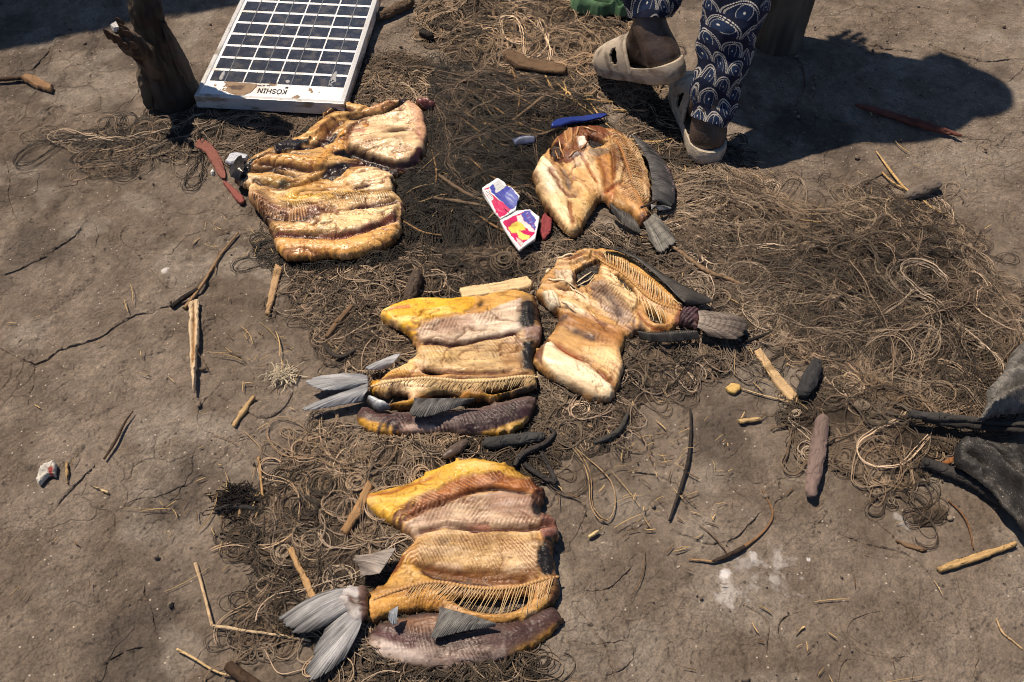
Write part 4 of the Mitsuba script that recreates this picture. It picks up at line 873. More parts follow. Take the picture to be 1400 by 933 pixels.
# ---- fish B: round, under the blue strip
def fish_round():
    e = crop(710, 160, 4.909); z = .019
    E = lambda p, zz=z: XY(e(p), zz)
    F = thing('split_fish', 'round butterflied fish in front of the blue plastic strip, tail to the lower right', 'fish', 'split smoked fish laid out on the nets')
    mm, cc = fin(E([(742, 142), (812, 230), (862, 330), (888, 450), (888, 585)], .03), E([(800, 160), (880, 200), (970, 300), (1040, 420), (1046, 510), (1032, 606), (960, 588)], .03), .040, .032, 22, C(92, 90, 92), C(24, 24, 26), seed=15)
    put('dorsal_fin', mm, 'mat_semi', color=cc, parent=F, label='black ribbed dorsal fin')
    m, c = slab(E([(820, 176), (860, 180), (925, 230), (995, 322), (1048, 420), (1057, 500), (1030, 566), (1000, 540), (975, 450), (930, 330), (880, 250)], .03), .034, .008, .008, C(140, 122, 130), [('C', E([(830, 180), (1000, 350), (1040, 560)], .03), -.03, .03, .006, .001, C(84, 66, 76), .6, .6)], seed=41, rough=.003)
    put('skin_flap', m, 'mat_flesh', color=c, parent=F, smooth=True, label='purplish silver flap of skin beyond the dorsal fin')
    body = [(150, 262), (205, 182), (262, 122), (330, 86), (440, 60), (540, 64), (640, 90), (740, 150), (812, 232), (862, 340), (887, 450), (887, 560), (872, 605), (884, 650), (872, 690), (832, 722), (770, 692), (738, 650), (650, 612), (582, 562), (540, 536), (500, 622), (440, 702), (402, 790), (340, 792), (288, 752), (218, 672), (150, 582), (114, 472), (90, 422), (104, 332)]
    holes = []
    spine = E([(640, 170), (690, 260), (720, 350), (750, 450), (780, 540), (820, 620), (852, 690)])
    feats = [
        ('R', E([(95, 420), (150, 280), (200, 320), (260, 440), (320, 560), (360, 660), (400, 790), (330, 795), (220, 680), (120, 500)]), .007, .004, C(240, 206, 152), .95),
        ('L', E([(180, 350), (210, 470), (240, 560)]), 14*MM*.9, .004, C(252, 232, 200), .8),
        ('R', E([(330, 570), (420, 560), (520, 540), (500, 640), (400, 790), (360, 780)]), .006, .003, C(232, 190, 126), .9), ('L', E([(330, 580), (345, 680), (362, 770)]), 4*MM, -.005, C(150, 96, 50), .95),
        ('L', E([(190, 370), (240, 460), (300, 540), (400, 572)]), 5*MM, -.005, C(140, 92, 60), .9), ('L', E([(280, 370), (320, 460), (350, 530)]), 7*MM, -.004, C(120, 100, 84), .9), ('L', E([(240, 350), (300, 450)]), 6*MM, .003, C(196, 152, 104), .7),
        ('R', E([(330, 360), (420, 340), (480, 420), (520, 530), (420, 570), (360, 500)]), .008, .003, C(228, 182, 122), .9), ('L', E([(430, 270), (480, 360), (520, 460), (540, 530)]), 8*MM, .004, C(246, 210, 158), .7), ('L', E([(400, 240), (460, 380), (530, 500)]), 3*MM, -.003, C(160, 96, 48), .8),
        ('R', E([(500, 280), (600, 260), (640, 400), (640, 500), (580, 560), (540, 500), (510, 400)]), .008, .002, C(206, 146, 80), .9), ('L', E([(540, 300), (570, 420), (580, 520)]), 6*MM, -.002, C(150, 92, 46), .7),
        ('R', E([(610, 190), (660, 230), (700, 380), (680, 470), (640, 480), (640, 340)]), .005, .004, C(238, 204, 150), .9), ('L', E([(620, 230), (630, 340), (636, 470)]), 4*MM, -.004, C(140, 84, 44), .9),
        ('R', E([(650, 90), (740, 150), (815, 235), (885, 440), (885, 600), (840, 560), (830, 440), (790, 300), (720, 190)]), .005, .003, C(240, 202, 152), .9), ('R', E([(560, 70), (660, 90), (700, 150), (620, 130)]), .005, .001, C(196, 128, 62), .85),
        ('R', E([(660, 500), (740, 470), (860, 680), (830, 720), (740, 650)]), .006, .002, C(224, 168, 106), .9),
        ('R', E([(270, 120), (450, 60), (560, 80), (620, 150), (560, 180), (460, 200), (420, 280), (340, 330), (230, 330), (200, 250)]), .006, -.001, C(120, 66, 36), .9),
        ('R', E([(210, 180), (300, 200), (310, 300), (230, 320), (205, 260)]), .007, -.008, C(44, 27, 21), .9), ('R', E([(470, 150), (540, 165), (598, 190), (560, 222), (480, 228), (455, 190)]), .006, -.010, C(26, 17, 14), .95),
        ('R', E([(380, 170), (440, 165), (460, 225), (400, 235)]), .003, .005, C(248, 230, 214), .95), ('R', E([(290, 130), (350, 110), (350, 190), (300, 190)]), .004, .004, C(196, 140, 82), .8), ('L', E([(300, 240), (360, 180), (380, 140)]), 5*MM, .005, C(206, 150, 96), .8),
        ('R', E([(460, 230), (600, 240), (620, 270), (520, 300), (450, 270)]), .005, 0, C(120, 104, 88), .8), ('L', E([(330, 290), (400, 270), (420, 300)]), 6*MM, .004, C(140, 128, 128), .8), ('R', E([(350, 330), (410, 330), (400, 370), (360, 370)]), .003, .003, C(170, 142, 112), .8),
        ('R', E([(150, 190), (205, 180), (200, 260), (150, 280)]), .004, 0, C(206, 156, 104), .7), ('R', E([(90, 400), (130, 380), (130, 470)]), .004, 0, C(150, 100, 66), .6),
        ('L', E([(560, 540), (640, 490), (670, 470)]), 4*MM, -.004, C(168, 88, 56), .9), ('L', E([(600, 580), (640, 520)]), 5*MM, .003, C(214, 130, 90), .5),
        ('R', E([(800, 690), (880, 640), (880, 700), (830, 730)]), .003, 0, C(130, 92, 84), .8),
        ('C', spine, .002, .030, .0056, .0018, C(100, 74, 48), .85, .8), ('C', spine, -.026, -.002, .0052, .0014, C(140, 96, 56), .8, -.8),
        ('C', E([(640, 200), (690, 340), (670, 470)]), -.014, .02, .005, .0014, C(120, 80, 50), .7, -.8)]
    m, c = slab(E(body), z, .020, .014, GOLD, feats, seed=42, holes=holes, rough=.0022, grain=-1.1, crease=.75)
    put('opened_body', m, 'mat_flesh', color=c, parent=F, smooth=True)
    V = np.array(m.vertices); tree = cKDTree(V[:, :2]); zt = lambda q: V[tree.query(np.atleast_2d(q))[1], 2]
    zs = lambda ln: ndimage.gaussian_filter1d(zt(ln), 10)
    backbone(F, spine, zs, .0028, C(190, 132, 76), dark=.4)
    ln = resample(chaikin(spine, 2, False), 44)[4:40]
    tang = np.gradient(ln, axis=0); tang /= np.linalg.norm(tang, axis=1, keepdims=True); nr = np.stack([-tang[:, 1], tang[:, 0]], 1)
    L = np.interp(np.linspace(0, 1, len(ln)), [0, .3, .7, 1], [.014, .022, .026, .014])
    end = ln+nr*L[:, None]+tang*.010
    ribs(F, np.c_[ln, zs(ln)+.001], np.c_[end, zt(end)+.0008], .0008, C(214, 184, 138), seed=6, arch=.001)
    end = ln[16:34]-nr[16:34]*.020+tang[16:34]*.012
    ribs(F, np.c_[ln[16:34], zs(ln)[16:34]+.001], np.c_[end, zt(end)+.0008], .0008, C(220, 190, 144), seed=7, arch=.001)
    for p0, p1, rr in (((300, 135), (330, 245), .0024), ((345, 110), (352, 200), .0026), ((262, 175), (300, 300), .0018), ((395, 95), (380, 165), .0022), ((410, 240), (470, 205), .0016), ((430, 100), (520, 130), .0022), ((330, 300), (400, 250), .0018), ((240, 230), (275, 310), .0013)):
        q = resample(E([p0, p1]), 6); mm, cc = tubes(np.c_[q, zt(q)+.002][None], rr*np.array([.5, 1, 1.1, .9, .7, .3])[None], 6, C(196, 148, 100), cap=True)
        put('head_bone', mm, 'mat_gloss', color=cc, parent=F)
    mm, cc = fin(E([(826, 735), (858, 712), (900, 672)], .03), E([(872, 820), (930, 898), (956, 900), (1010, 862), (1066, 832), (1010, 752), (950, 690)], .03), .040, .028, 13, C(150, 146, 138), C(62, 60, 58), seed=16, cross=10)
    put('tail_fin', mm, 'mat_semi', color=cc, parent=F)
    mm, cc = fin(E([(600, 585), (660, 625), (740, 662), (775, 700)], .03), E([(612, 610), (690, 705), (760, 748), (822, 772)], .03), .034, .026, 10, C(96, 92, 88), C(36, 35, 34), seed=17)
    put('anal_fin', mm, 'mat_semi', color=cc, parent=F)
    mm, cc = fin(E([(880, 600), (884, 640)], .03), E([(930, 630), (1010, 618), (1030, 612), (1000, 600), (930, 600)], .03), .036, .030, 5, C(150, 150, 154), C(60, 60, 64), seed=18)
    put('small_fin', mm, 'mat_semi', color=cc, parent=F)
    q = E([(802, 708), (850, 690), (900, 660)]); mm, cc = tubes(np.c_[resample(q, 8), np.full(8, .056)][None], .0022, 6, C(60, 50, 50), cap=True)
    put('knotted_twine', mm, 'mat_matte', color=cc, parent=F)
fish_round()

# ---- fish A: golden, folded, glistening with oil
def fish_gold():
    e = crop(320, 120, 3.886); z = .019
    E = lambda p, zz=z: XY(e(p), zz)
    F = thing('split_fish', 'big golden folded fish glistening with oil below the solar panel', 'fish', 'split smoked fish laid out on the nets')
    upper = [(2, 478), (30, 425), (80, 378), (180, 338), (280, 290), (300, 272), (372, 245), (440, 192), (492, 122), (560, 92), (640, 96), (720, 112), (800, 96), (870, 76), (920, 56), (962, 82), (1010, 142), (1036, 240), (1012, 342), (980, 412), (905, 432), (880, 470), (838, 462), (862, 492), (852, 570), (880, 600), (700, 640), (500, 640), (300, 640), (120, 570), (70, 520), (10, 505)]
    lower = [(72, 596), (92, 512), (200, 545), (420, 560), (640, 560), (846, 560), (892, 582), (916, 660), (892, 702), (890, 772), (842, 842), (742, 880), (602, 910), (480, 902), (350, 912), (252, 906), (216, 832), (196, 762), (172, 702), (112, 642)]
    DK = C(72, 36, 38)
    feats = [
        ('C', E([(100, 590), (240, 660), (400, 655), (560, 600), (840, 590)]), -.03, .012, .0044, .0012, C(120, 92, 60), .65, .3),
        ('R', E([(220, 600), (340, 640), (460, 600), (700, 570), (720, 600), (560, 620), (460, 650), (330, 670)]), .005, .003, C(232, 184, 76), .8),
        ('L', E([(80, 600), (150, 650), (230, 698), (320, 716), (410, 702), (480, 672)]), 15*MM, .006, C(116, 70, 60), .95),
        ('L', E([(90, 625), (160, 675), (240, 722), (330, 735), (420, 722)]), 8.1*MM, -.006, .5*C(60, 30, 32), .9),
        ('C', E([(70, 590), (150, 640), (230, 690), (320, 708), (410, 694), (480, 664)]), -.014, .010, .0050, .0022, C(226, 176, 124), .8, 0),
        ('L', E([(600, 682), (700, 657), (800, 642), (892, 626)]), 6.8*MM, -.004, C(76, 40, 40), .95), ('L', E([(620, 625), (760, 605), (880, 600)]), 6*MM, .003, C(238, 206, 150), .7),
        ('R', E([(480, 700), (640, 690), (880, 650), (860, 720), (700, 780), (560, 810), (440, 790)]), .008, .005, C(246, 216, 160), .85),
        ('R', E([(200, 740), (320, 740), (440, 770), (440, 800), (240, 790)]), .006, .003, C(232, 184, 110), .8),
        ('R', E([(220, 820), (430, 830), (600, 840), (760, 780), (880, 740), (840, 850), (600, 915), (240, 915)]), .007, .002, C(228, 168, 88), .85),
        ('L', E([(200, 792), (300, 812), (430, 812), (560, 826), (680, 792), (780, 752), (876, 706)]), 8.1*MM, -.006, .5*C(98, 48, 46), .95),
        ('C', E([(200, 800), (430, 815), (560, 826), (680, 795), (876, 710)]), -.008, .010, .0045, .001, C(150, 88, 60), .6, .2),
        ('R', E([(740, 760), (860, 690), (892, 720), (800, 770)]), .005, 0, C(140, 84, 80), .7), ('R', E([(882, 630), (920, 640), (905, 712), (880, 700)]), .004, .003, C(66, 36, 42), .9),
        ('L', E([(640, 870), (740, 845), (830, 800)]), 10*MM, .003, C(244, 196, 120), .5), ('L', E([(240, 905), (360, 880), (480, 900)]), 9.5*MM, -.003, C(150, 96, 50), .6)]
    m, c = slab(E(lower), .022, .022, .016, C(224, 184, 124), feats, seed=52, rough=.002)
    put('lower_side', m, 'mat_oily', color=c, parent=F, smooth=True, label='lower golden side with the ribbed backbone cord')
    V1 = np.array(m.vertices); lt = lambda p: np.zeros(len(p))
    feats = [
        ('L', E([(215, 362), (330, 342), (420, 332), (500, 300), (560, 262)]), 6*MM, -.005, C(48, 27, 27), 1.4), ('L', E([(60, 455), (200, 436), (330, 446), (440, 470), (520, 436)]), 5*MM, -.005, C(44, 25, 26), 1.4),
        ('L', E([(455, 500), (540, 448), (620, 424), (700, 412), (790, 436), (850, 462)]), 10*MM, -.006, CHAR, 1.5), ('L', E([(520, 372), (600, 352), (680, 378), (760, 398), (850, 428)]), 6*MM, -.006, C(44, 24, 25), 1.4), ('L', E([(640, 172), (735, 162), (800, 153), (860, 126), (915, 92)]), 8*MM, -.006, CHAR, 1.4),
        ('L', E([(360, 246), (440, 214), (500, 150), (560, 131), (650, 142)]), 5*MM, -.005, C(60, 30, 28), 1.4), ('L', E([(100, 505), (200, 545), (300, 560), (400, 520), (470, 484)]), 5*MM, -.005, C(48, 28, 24), 1.3), ('L', E([(640, 572), (740, 590), (850, 575)]), 5*MM, -.005, C(60, 34, 28), 1.3), ('L', E([(1000, 345), (960, 400), (900, 428), (830, 440)]), 7*MM, -.002, C(66, 34, 36), 1.3),
        ('R', E([(600, 230), (700, 180), (850, 150), (930, 90), (1000, 140), (1030, 240), (1010, 340), (960, 410), (830, 410), (700, 370), (600, 320)]), .009, .006, C(240, 206, 160), .92),
        ('R', E([(900, 90), (1000, 130), (1036, 240), (1010, 350), (970, 300), (960, 180)]), .010, 0, C(206, 148, 120), .6),
        ('L', E([(640, 210), (760, 185), (900, 160)]), 12*MM, .004, C(250, 226, 180), .6), ('L', E([(680, 320), (800, 330), (920, 300)]), 14*MM, .004, C(246, 214, 164), .5),
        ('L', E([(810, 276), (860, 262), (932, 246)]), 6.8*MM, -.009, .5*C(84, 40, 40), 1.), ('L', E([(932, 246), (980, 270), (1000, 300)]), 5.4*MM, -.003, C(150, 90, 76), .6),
        ('R', E([(680, 215), (720, 215), (715, 245), (690, 240)]), .003, -.001, C(226, 156, 36), .9),
        ('R', E([(620, 250), (720, 260), (700, 285), (640, 280)]), .004, -.001, C(186, 124, 106), .7),
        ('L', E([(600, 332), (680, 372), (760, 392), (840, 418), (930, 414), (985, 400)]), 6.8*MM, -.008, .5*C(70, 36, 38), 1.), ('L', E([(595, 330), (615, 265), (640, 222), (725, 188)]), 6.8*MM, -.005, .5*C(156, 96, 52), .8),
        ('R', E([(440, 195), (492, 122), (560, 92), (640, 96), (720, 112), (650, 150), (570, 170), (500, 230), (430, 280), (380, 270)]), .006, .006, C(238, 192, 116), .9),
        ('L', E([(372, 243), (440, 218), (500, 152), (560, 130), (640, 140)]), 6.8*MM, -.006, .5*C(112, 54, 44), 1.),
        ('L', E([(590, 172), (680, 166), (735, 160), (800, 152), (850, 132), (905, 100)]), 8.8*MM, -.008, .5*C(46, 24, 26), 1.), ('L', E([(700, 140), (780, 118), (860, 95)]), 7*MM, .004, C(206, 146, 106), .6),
        ('R', E([(875, 75), (922, 55), (950, 80), (900, 108), (870, 105)]), .003, .002, C(38, 26, 30), 1.),
        ('L', E([(400, 322), (470, 302), (520, 242), (585, 192)]), 8.1*MM, -.007, .5*C(86, 44, 46), 1.), ('L', E([(420, 290), (480, 250), (540, 190)]), 8*MM, .004, C(214, 156, 88), .6),
        ('R', E([(212, 342), (240, 302), (330, 296), (420, 278), (402, 312), (300, 362), (222, 376)]), .005, .006, C(30, 24, 28), 1.),
        ('R', E([(535, 378), (582, 338), (645, 350), (680, 378), (615, 392)]), .004, -.001, C(24, 19, 20), 1.), ('R', E([(445, 500), (500, 440), (585, 418), (625, 440), (572, 492), (520, 518)]), .006, -.003, C(34, 20, 20), 1.),
        ('R', E([(690, 408), (752, 398), (805, 430), (775, 448), (710, 438)]), .004, .002, C(44, 38, 46), 1.), ('R', E([(825, 430), (890, 425), (880, 470), (840, 462)]), .004, 0, C(50, 26, 28), .95), ('R', E([(840, 500), (862, 490), (856, 575), (838, 560)]), .003, -.002, C(24, 17, 18), .95),
        ('L', E([(620, 412), (680, 412), (780, 455), (840, 470)]), 8.1*MM, -.003, C(110, 60, 54), .85),
        ('R', E([(590, 520), (680, 452), (780, 448), (852, 492), (846, 560), (740, 582), (640, 565)]), .009, .006, C(242, 208, 158), .95), ('L', E([(620, 562), (680, 552), (745, 545)]), 6.1*MM, -.006, .5*C(104, 58, 40), .9), ('L', E([(440, 470), (560, 500), (620, 480)]), 7*MM, .003, C(226, 166, 90), .6),
        ('R', E([(480, 360), (600, 240), (620, 330), (540, 370), (460, 460), (420, 450)]), .007, .004, C(222, 162, 80), .85), ('L', E([(580, 280), (560, 320)]), 5.4*MM, -.001, C(206, 140, 40), .7),
        ('R', E([(0, 470), (60, 400), (120, 380), (110, 440), (80, 505), (0, 510)]), .007, 0, C(26, 22, 24), 1.),
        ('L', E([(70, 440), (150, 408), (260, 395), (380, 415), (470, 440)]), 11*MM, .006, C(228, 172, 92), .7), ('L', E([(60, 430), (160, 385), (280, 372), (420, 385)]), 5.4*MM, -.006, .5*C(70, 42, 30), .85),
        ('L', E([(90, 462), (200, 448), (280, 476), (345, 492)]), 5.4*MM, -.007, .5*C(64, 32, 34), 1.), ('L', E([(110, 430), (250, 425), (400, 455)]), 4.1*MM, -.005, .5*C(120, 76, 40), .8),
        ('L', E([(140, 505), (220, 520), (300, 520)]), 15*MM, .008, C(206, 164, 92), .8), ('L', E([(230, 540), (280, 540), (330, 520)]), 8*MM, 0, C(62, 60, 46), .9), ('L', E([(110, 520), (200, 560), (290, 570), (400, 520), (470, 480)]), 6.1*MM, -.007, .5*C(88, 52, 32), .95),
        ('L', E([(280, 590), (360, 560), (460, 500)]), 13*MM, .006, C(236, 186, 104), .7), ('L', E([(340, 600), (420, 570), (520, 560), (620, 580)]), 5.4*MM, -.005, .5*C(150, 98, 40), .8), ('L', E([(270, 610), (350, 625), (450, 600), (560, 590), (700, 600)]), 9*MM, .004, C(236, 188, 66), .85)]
    m, c = slab(E(upper), z, .020, .016, C(216, 172, 108), feats, seed=51, rough=.0018, grain=.22, lift=lambda p: .004*np.sin(p[:, 1]*55+p[:, 0]*18))
    put('upper_side', m, 'mat_oily', color=c, parent=F, smooth=True, label='upper side folded into long ridges with charred patches')
    mm, cc = fin(E([(55, 415), (70, 500)]), E([(10, 430), (-18, 462), (-10, 510), (40, 515)]), .046, .034, 6, C(70, 64, 60), C(18, 17, 18), seed=19)
    put('tail_stump', mm, 'mat_gloss', color=cc, parent=F, label='charred black tail stump')
    m, c = slab(E([(955, 60), (990, 48), (1040, 55), (1075, 80), (1060, 105), (1010, 105), (970, 90)], .03), .028, .018, .012, C(116, 66, 66), [('L', E([(970, 70), (1060, 90)], .03), 4*MM, .004, C(190, 140, 136), .8)], seed=53, s=.002)
    put('scrap_of_gut', m, 'mat_gloss', color=c, parent=F, smooth=True)
fish_gold()

# ------------------------------------------------------------------ solar panel lying face up
def box(lo, hi, bev=0):
    lo, hi = np.array(lo, float), np.array(hi, float)
    if bev:
        b = np.array([[x, y, z] for x in (0, 1) for y in (0, 1) for z in (0, 1)])*(hi-lo-2*bev)+lo+bev
        m = manifold3d.Manifold.batch_hull([manifold3d.Manifold.sphere(bev, 8).translate(list(map(float, q))) for q in b]).to_mesh()
        return trimesh.Trimesh(m.vert_properties[:, :3], m.tri_verts, process=False)
    return trimesh.creation.box(bounds=[lo, hi])

def solar_panel():
    K = thing('solar_panel', 'framed solar panel lying face up on the clay beside the forked stump', 'solar panel')
    zt = .040
    A, B = P(265, 131, zt), P(470, 142.2, zt)
    u = B-A; W = np.linalg.norm(u); u /= W; v = np.array([-u[1], u[0], 0]); L = W*1.42
    up = np.array([0, 0, 1.0]); tilt = .012
    M = np.eye(4); M[:3, 0], M[:3, 1], M[:3, 2], M[:3, 3] = u, v, up, A-up*zt
    k = 1.0
    def add(name, mesh, mat, **kw):
        mesh.apply_transform(M); put(name, mesh, mat, parent=K, smooth=kw.pop('smooth', 30), **kw)
    f = .010*k
    th = .030
    for lo, hi in (((0, 0, zt-th), (W, f, zt)), ((0, L-f, zt-th), (W, L, zt)), ((0, f, zt-th), (f, L-f, zt)), ((W-f, f, zt-th), (W, L-f, zt))):
        add('frame_rail', box(lo, hi, .0012), 'mat_frame')
    add('backsheet', box((f, f, zt-.010), (W-f, L-f, zt-.0025)), 'mat_backsheet')
    w = lambda px, py: ((P(px, py, zt)-A)@u, (P(px, py, zt)-A)@v)
    y0 = w(286.4, 109)[1]; y1 = w(335, 13)[1]; x0 = w(286.4, 109)[0]; x1 = w(469.6, 119.4)[0]
    pitch = (y1-y0)/6; px = (x1-x0)/4; gy_, gx_ = pitch*.19, px*.045
    for r in range(int((L-f-.008-y0)/pitch)):
        for c in range(4):
            add('cell', box((x0+c*px+gx_/2*(c > 0), y0+r*pitch, zt-.004), (x0+(c+1)*px-gx_/2*(c < 3), y0+(r+1)*pitch-gy_, zt-.0018)), 'mat_cell', smooth=False)
    for c in range(4):
        xx = x0+(c+.5)*px+(-.004, 0, -.006, .002)[c]
        add('busbar', box((xx, y0-.002, zt-.0019), (xx+.0016, L-f-.006, zt-.0012)), 'mat_semi', color=C(120, 124, 130), smooth=False)
    # printed maker's mark, upside down for the camera
    t = meshkit.text_mesh('KOSHIN', .0155, .0006, bold=True)
    ext = t.bounds; t.apply_translation(-(ext[0]+ext[1])/2*[1, 1, 0]); t.apply_transform(trimesh.transformations.rotation_matrix(math.pi, [0, 0, 1]))
    cx, cy = w(372, 124); t.apply_scale([.061/(ext[1][0]-ext[0][0])*1.0, 1, 1]); t.apply_translation([cx, cy, zt-.0024])
    add('lettering', t, 'mat_semi', color=C(42, 42, 46), smooth=False)
    for k_, (a_, b_) in enumerate(((352, 357), (358.5, 362), (364, 369))):
        (qx0, qy0), (qx1, _) = w(a_, 116.8), w(b_, 116.8); add('printed_mark', box((qx0, qy0, zt-.0024), (qx1, qy0+.004, zt-.0019)), 'mat_semi', color=C(90, 90, 94), smooth=False)
    cx, cy = w(392, 119); add('printed_mark', box((cx-.003, cy-.003, zt-.0024), (cx+.003, cy+.003, zt-.0018)), 'mat_semi', color=C(42, 42, 46), smooth=False)
    # dried mud on the glass
    g = crop(260, 0, 5)
    def mud(pts, dark, name='mud_stain', seed=0, th=.0012):
        m, c = slab(XY(g(pts), zt-.002), zt-.0026, th, .004, C(150, 128, 108), [('R', XY(g(d), zt-.002), .004, .0003, C(96, 82, 74), .9) for d in dark], s=.0016, seed=seed, floor=.0002, rough=.0004, crease=0)
        put(name, m, 'mat_matte', color=c, parent=K, smooth=True)
    mud([(140, 575), (200, 556), (300, 562), (420, 568), (470, 572), (440, 620), (390, 645), (330, 660), (270, 640), (200, 615)], [[(250, 590), (310, 585), (380, 590), (340, 615), (280, 615)]], seed=61)
    mud([(802, 604), (860, 598), (950, 602), (986, 622), (970, 652), (910, 666), (850, 655), (815, 635)], [[(880, 622), (915, 620), (918, 634), (884, 636)]], seed=62)
    mud([(540, 560), (590, 558), (612, 575), (580, 590), (540, 585)], [], seed=63); mud([(680, 670), (720, 650), (745, 645), (752, 668), (720, 682), (690, 690)], [], seed=64)
    mud([(600, 545), (625, 538), (640, 552), (615, 565)], [], seed=65); mud([(592, 644), (612, 648), (606, 656), (590, 652)], [], seed=66); mud([(765, 682), (800, 670), (802, 676), (770, 690)], [], seed=67)
    for k_, pts in enumerate(([(946, 572), (958, 540), (975, 512), (1000, 482), (1008, 500), (996, 530), (1002, 550), (980, 592), (955, 590)], [(196, 540), (214, 505), (236, 480), (240, 500), (226, 530), (210, 550)], [(650, 550), (680, 545), (690, 560), (660, 575)])):
        m, c = slab(XY(g(pts), zt-.001), zt-.0016, .0012, .003, C(170, 170, 172), [], s=.0014, seed=70+k_, floor=.0002, rough=.0006, crease=0)
        put('dust_smear', m, 'mat_matte', color=c, parent=K, smooth=True)
solar_panel()

# ------------------------------------------------------------------ posts
def mlimb(pts, radii, refine, smooth=8, amp=0, nf=20, seed=0):
    return mani(lump([np.array(p, float) for p in pts], radii), refine, smooth, amp, nf, seed)

def stump():
    K = thing('stump_post', 'dark forked tree-trunk post with a snapped side branch, left of the solar panel', 'post')
    b = np.array([-.722, 1.765, 0])
    top = np.array([-.700, 1.80, .66])
    m = mlimb([b+[0, 0, -.08], b+[-.004, 0, .0], b+[-.006, .0, .10], b+[-.006, .01, .20], b+[-.004, .015, .32], b+[.004, .02, .45], top], [.054, .045, .039, .034, .029, .028, .027], .009, 6, .022, 34, 3)
    put('trunk', m, 'mat_bark', parent=K, smooth=50)
    a0, a1 = b+[-.006, -.004, .06], P(174, 55, .205)
    m = mlimb([a0, a0*.45+a1*.55+[0, .0, .012], a1], [.029, .022, .019], .007, 4, .018, 45, 5)
    put('broken_branch', m, 'mat_bark', parent=K, smooth=50, label='snapped side branch with a jagged end')
    g = np.random.default_rng(3); ax = (a1-a0)/np.linalg.norm(a1-a0); sp = []
    for k in range(16):
        o = g.normal(0, .010, 3); o -= ax*(o@ax); l = g.uniform(.012, .034)
        sp.append(np.linspace(0, 1, 4)[:, None]*ax*l+a1+o+ax*.008)
    mm, cc = tubes(np.array(sp), np.array([[.0075, .006, .0045, .001]]*16), 5, C(84, 68, 56), cap=True)
    put('jagged_splinter', mm, 'mat_matte', color=cc, parent=K, kind='stuff')
    for k, (q0, q1) in enumerate(((b+[.055, -.01, .03], b+[.03, -.01, .19]), (b+[-.045, -.03, .01], b+[-.035, -.02, .12]))):
        m = mlimb([q0, (q0+q1)/2+[0, -.004, 0], q1], [.010, .014, .006], .006, 4, .008, 60, 8+k)
        put('bark_ridge', m, 'mat_bark', parent=K, smooth=50)
stump()

def right_post():
    K = thing('wooden_post', 'smooth brown wooden post set in the clay behind the walking person', 'post')
    b = np.array([.606, 1.985, 0])
    m = mlimb([b+[0, 0, -.06], b, b+[.012, .004, .15], b+[.03, .01, .4], b+[.05, .02, .92]], [.058, .054, .052, .050, .046], .011, 6, .008, 18, 9)
    put('shaft', m, 'mat_post', smooth=50, parent=K)
right_post()

# unseen canopy, added and shaped to throw the shade across the far left corner
def shade_caster():
    K = thing('added_shade_canopy', 'sagging cloth canopy on poles beyond the upper left corner, added unseen to throw the shade there', 'canopy')
    edge = np.array([(-3.6, 1.95), (-2.6, 2.02), (-2.15, 2.10), (-1.92, 2.155), (-1.78, 2.21), (-1.66, 2.27), (-1.55, 2.285), (-1.44, 2.33), (-1.30, 2.50), (-1.10, 2.9), (-.9, 3.6)])
    far = np.array([(-3.7, 5), (-3.2, 5), (-2.9, 5), (-2.7, 5), (-2.5, 5), (-2.3, 5), (-2.1, 5), (-1.9, 5), (-1.7, 5), (-1.5, 5), (-1.2, 5)], float)
    edge = edge+[.11, .23]; e, f = resample(edge, 40), resample(far, 40); t = np.linspace(0, 1, 24)[:, None, None]
    g = e[None]*(1-t)+f[None]*t; z = 2.0+.05*np.sin(g[..., 0]*5)*np.sin(g[..., 1]*3)+.10*t[..., 0]
    v = np.concatenate([g, z[..., None]], -1).reshape(-1, 3)
    i, j = np.meshgrid(np.arange(23), np.arange(39), indexing='ij'); o = (i*40+j).ravel()
    m = trimesh.Trimesh(v, np.vstack([np.stack([o, o+1, o+41], 1), np.stack([o, o+41, o+40], 1)]), process=False)
    put('cloth', thicken(m, .004), 'mat_matte', color=C(120, 112, 98), parent=K, smooth=True)
    for x, y in ((-1.98, 2.3), (-1.15, 3.3), (-3.3, 4.6), (-1.4, 4.7)):
        put('pole', trimesh.creation.cylinder(.035, segment=[[x, y, -.2], [x, y, 2.08]], sections=14), 'mat_bark', parent=K)

def thicken(m, t):
    n = m.vertex_normals; k = len(m.vertices)
    e = np.sort(m.edges, axis=1); key = e[:, 0]*k+e[:, 1]
    u, c = np.unique(key, return_counts=True); bd = np.isin(key, u[c == 1])
    be = m.edges[bd]
    f = np.vstack([m.faces, m.faces[:, ::-1]+k, np.stack([be[:, 1], be[:, 0], be[:, 0]+k], 1), np.stack([be[:, 1], be[:, 0]+k, be[:, 1]+k], 1)])
    return trimesh.Trimesh(np.vstack([m.vertices, m.vertices-n*t]), f, process=False)
shade_caster()

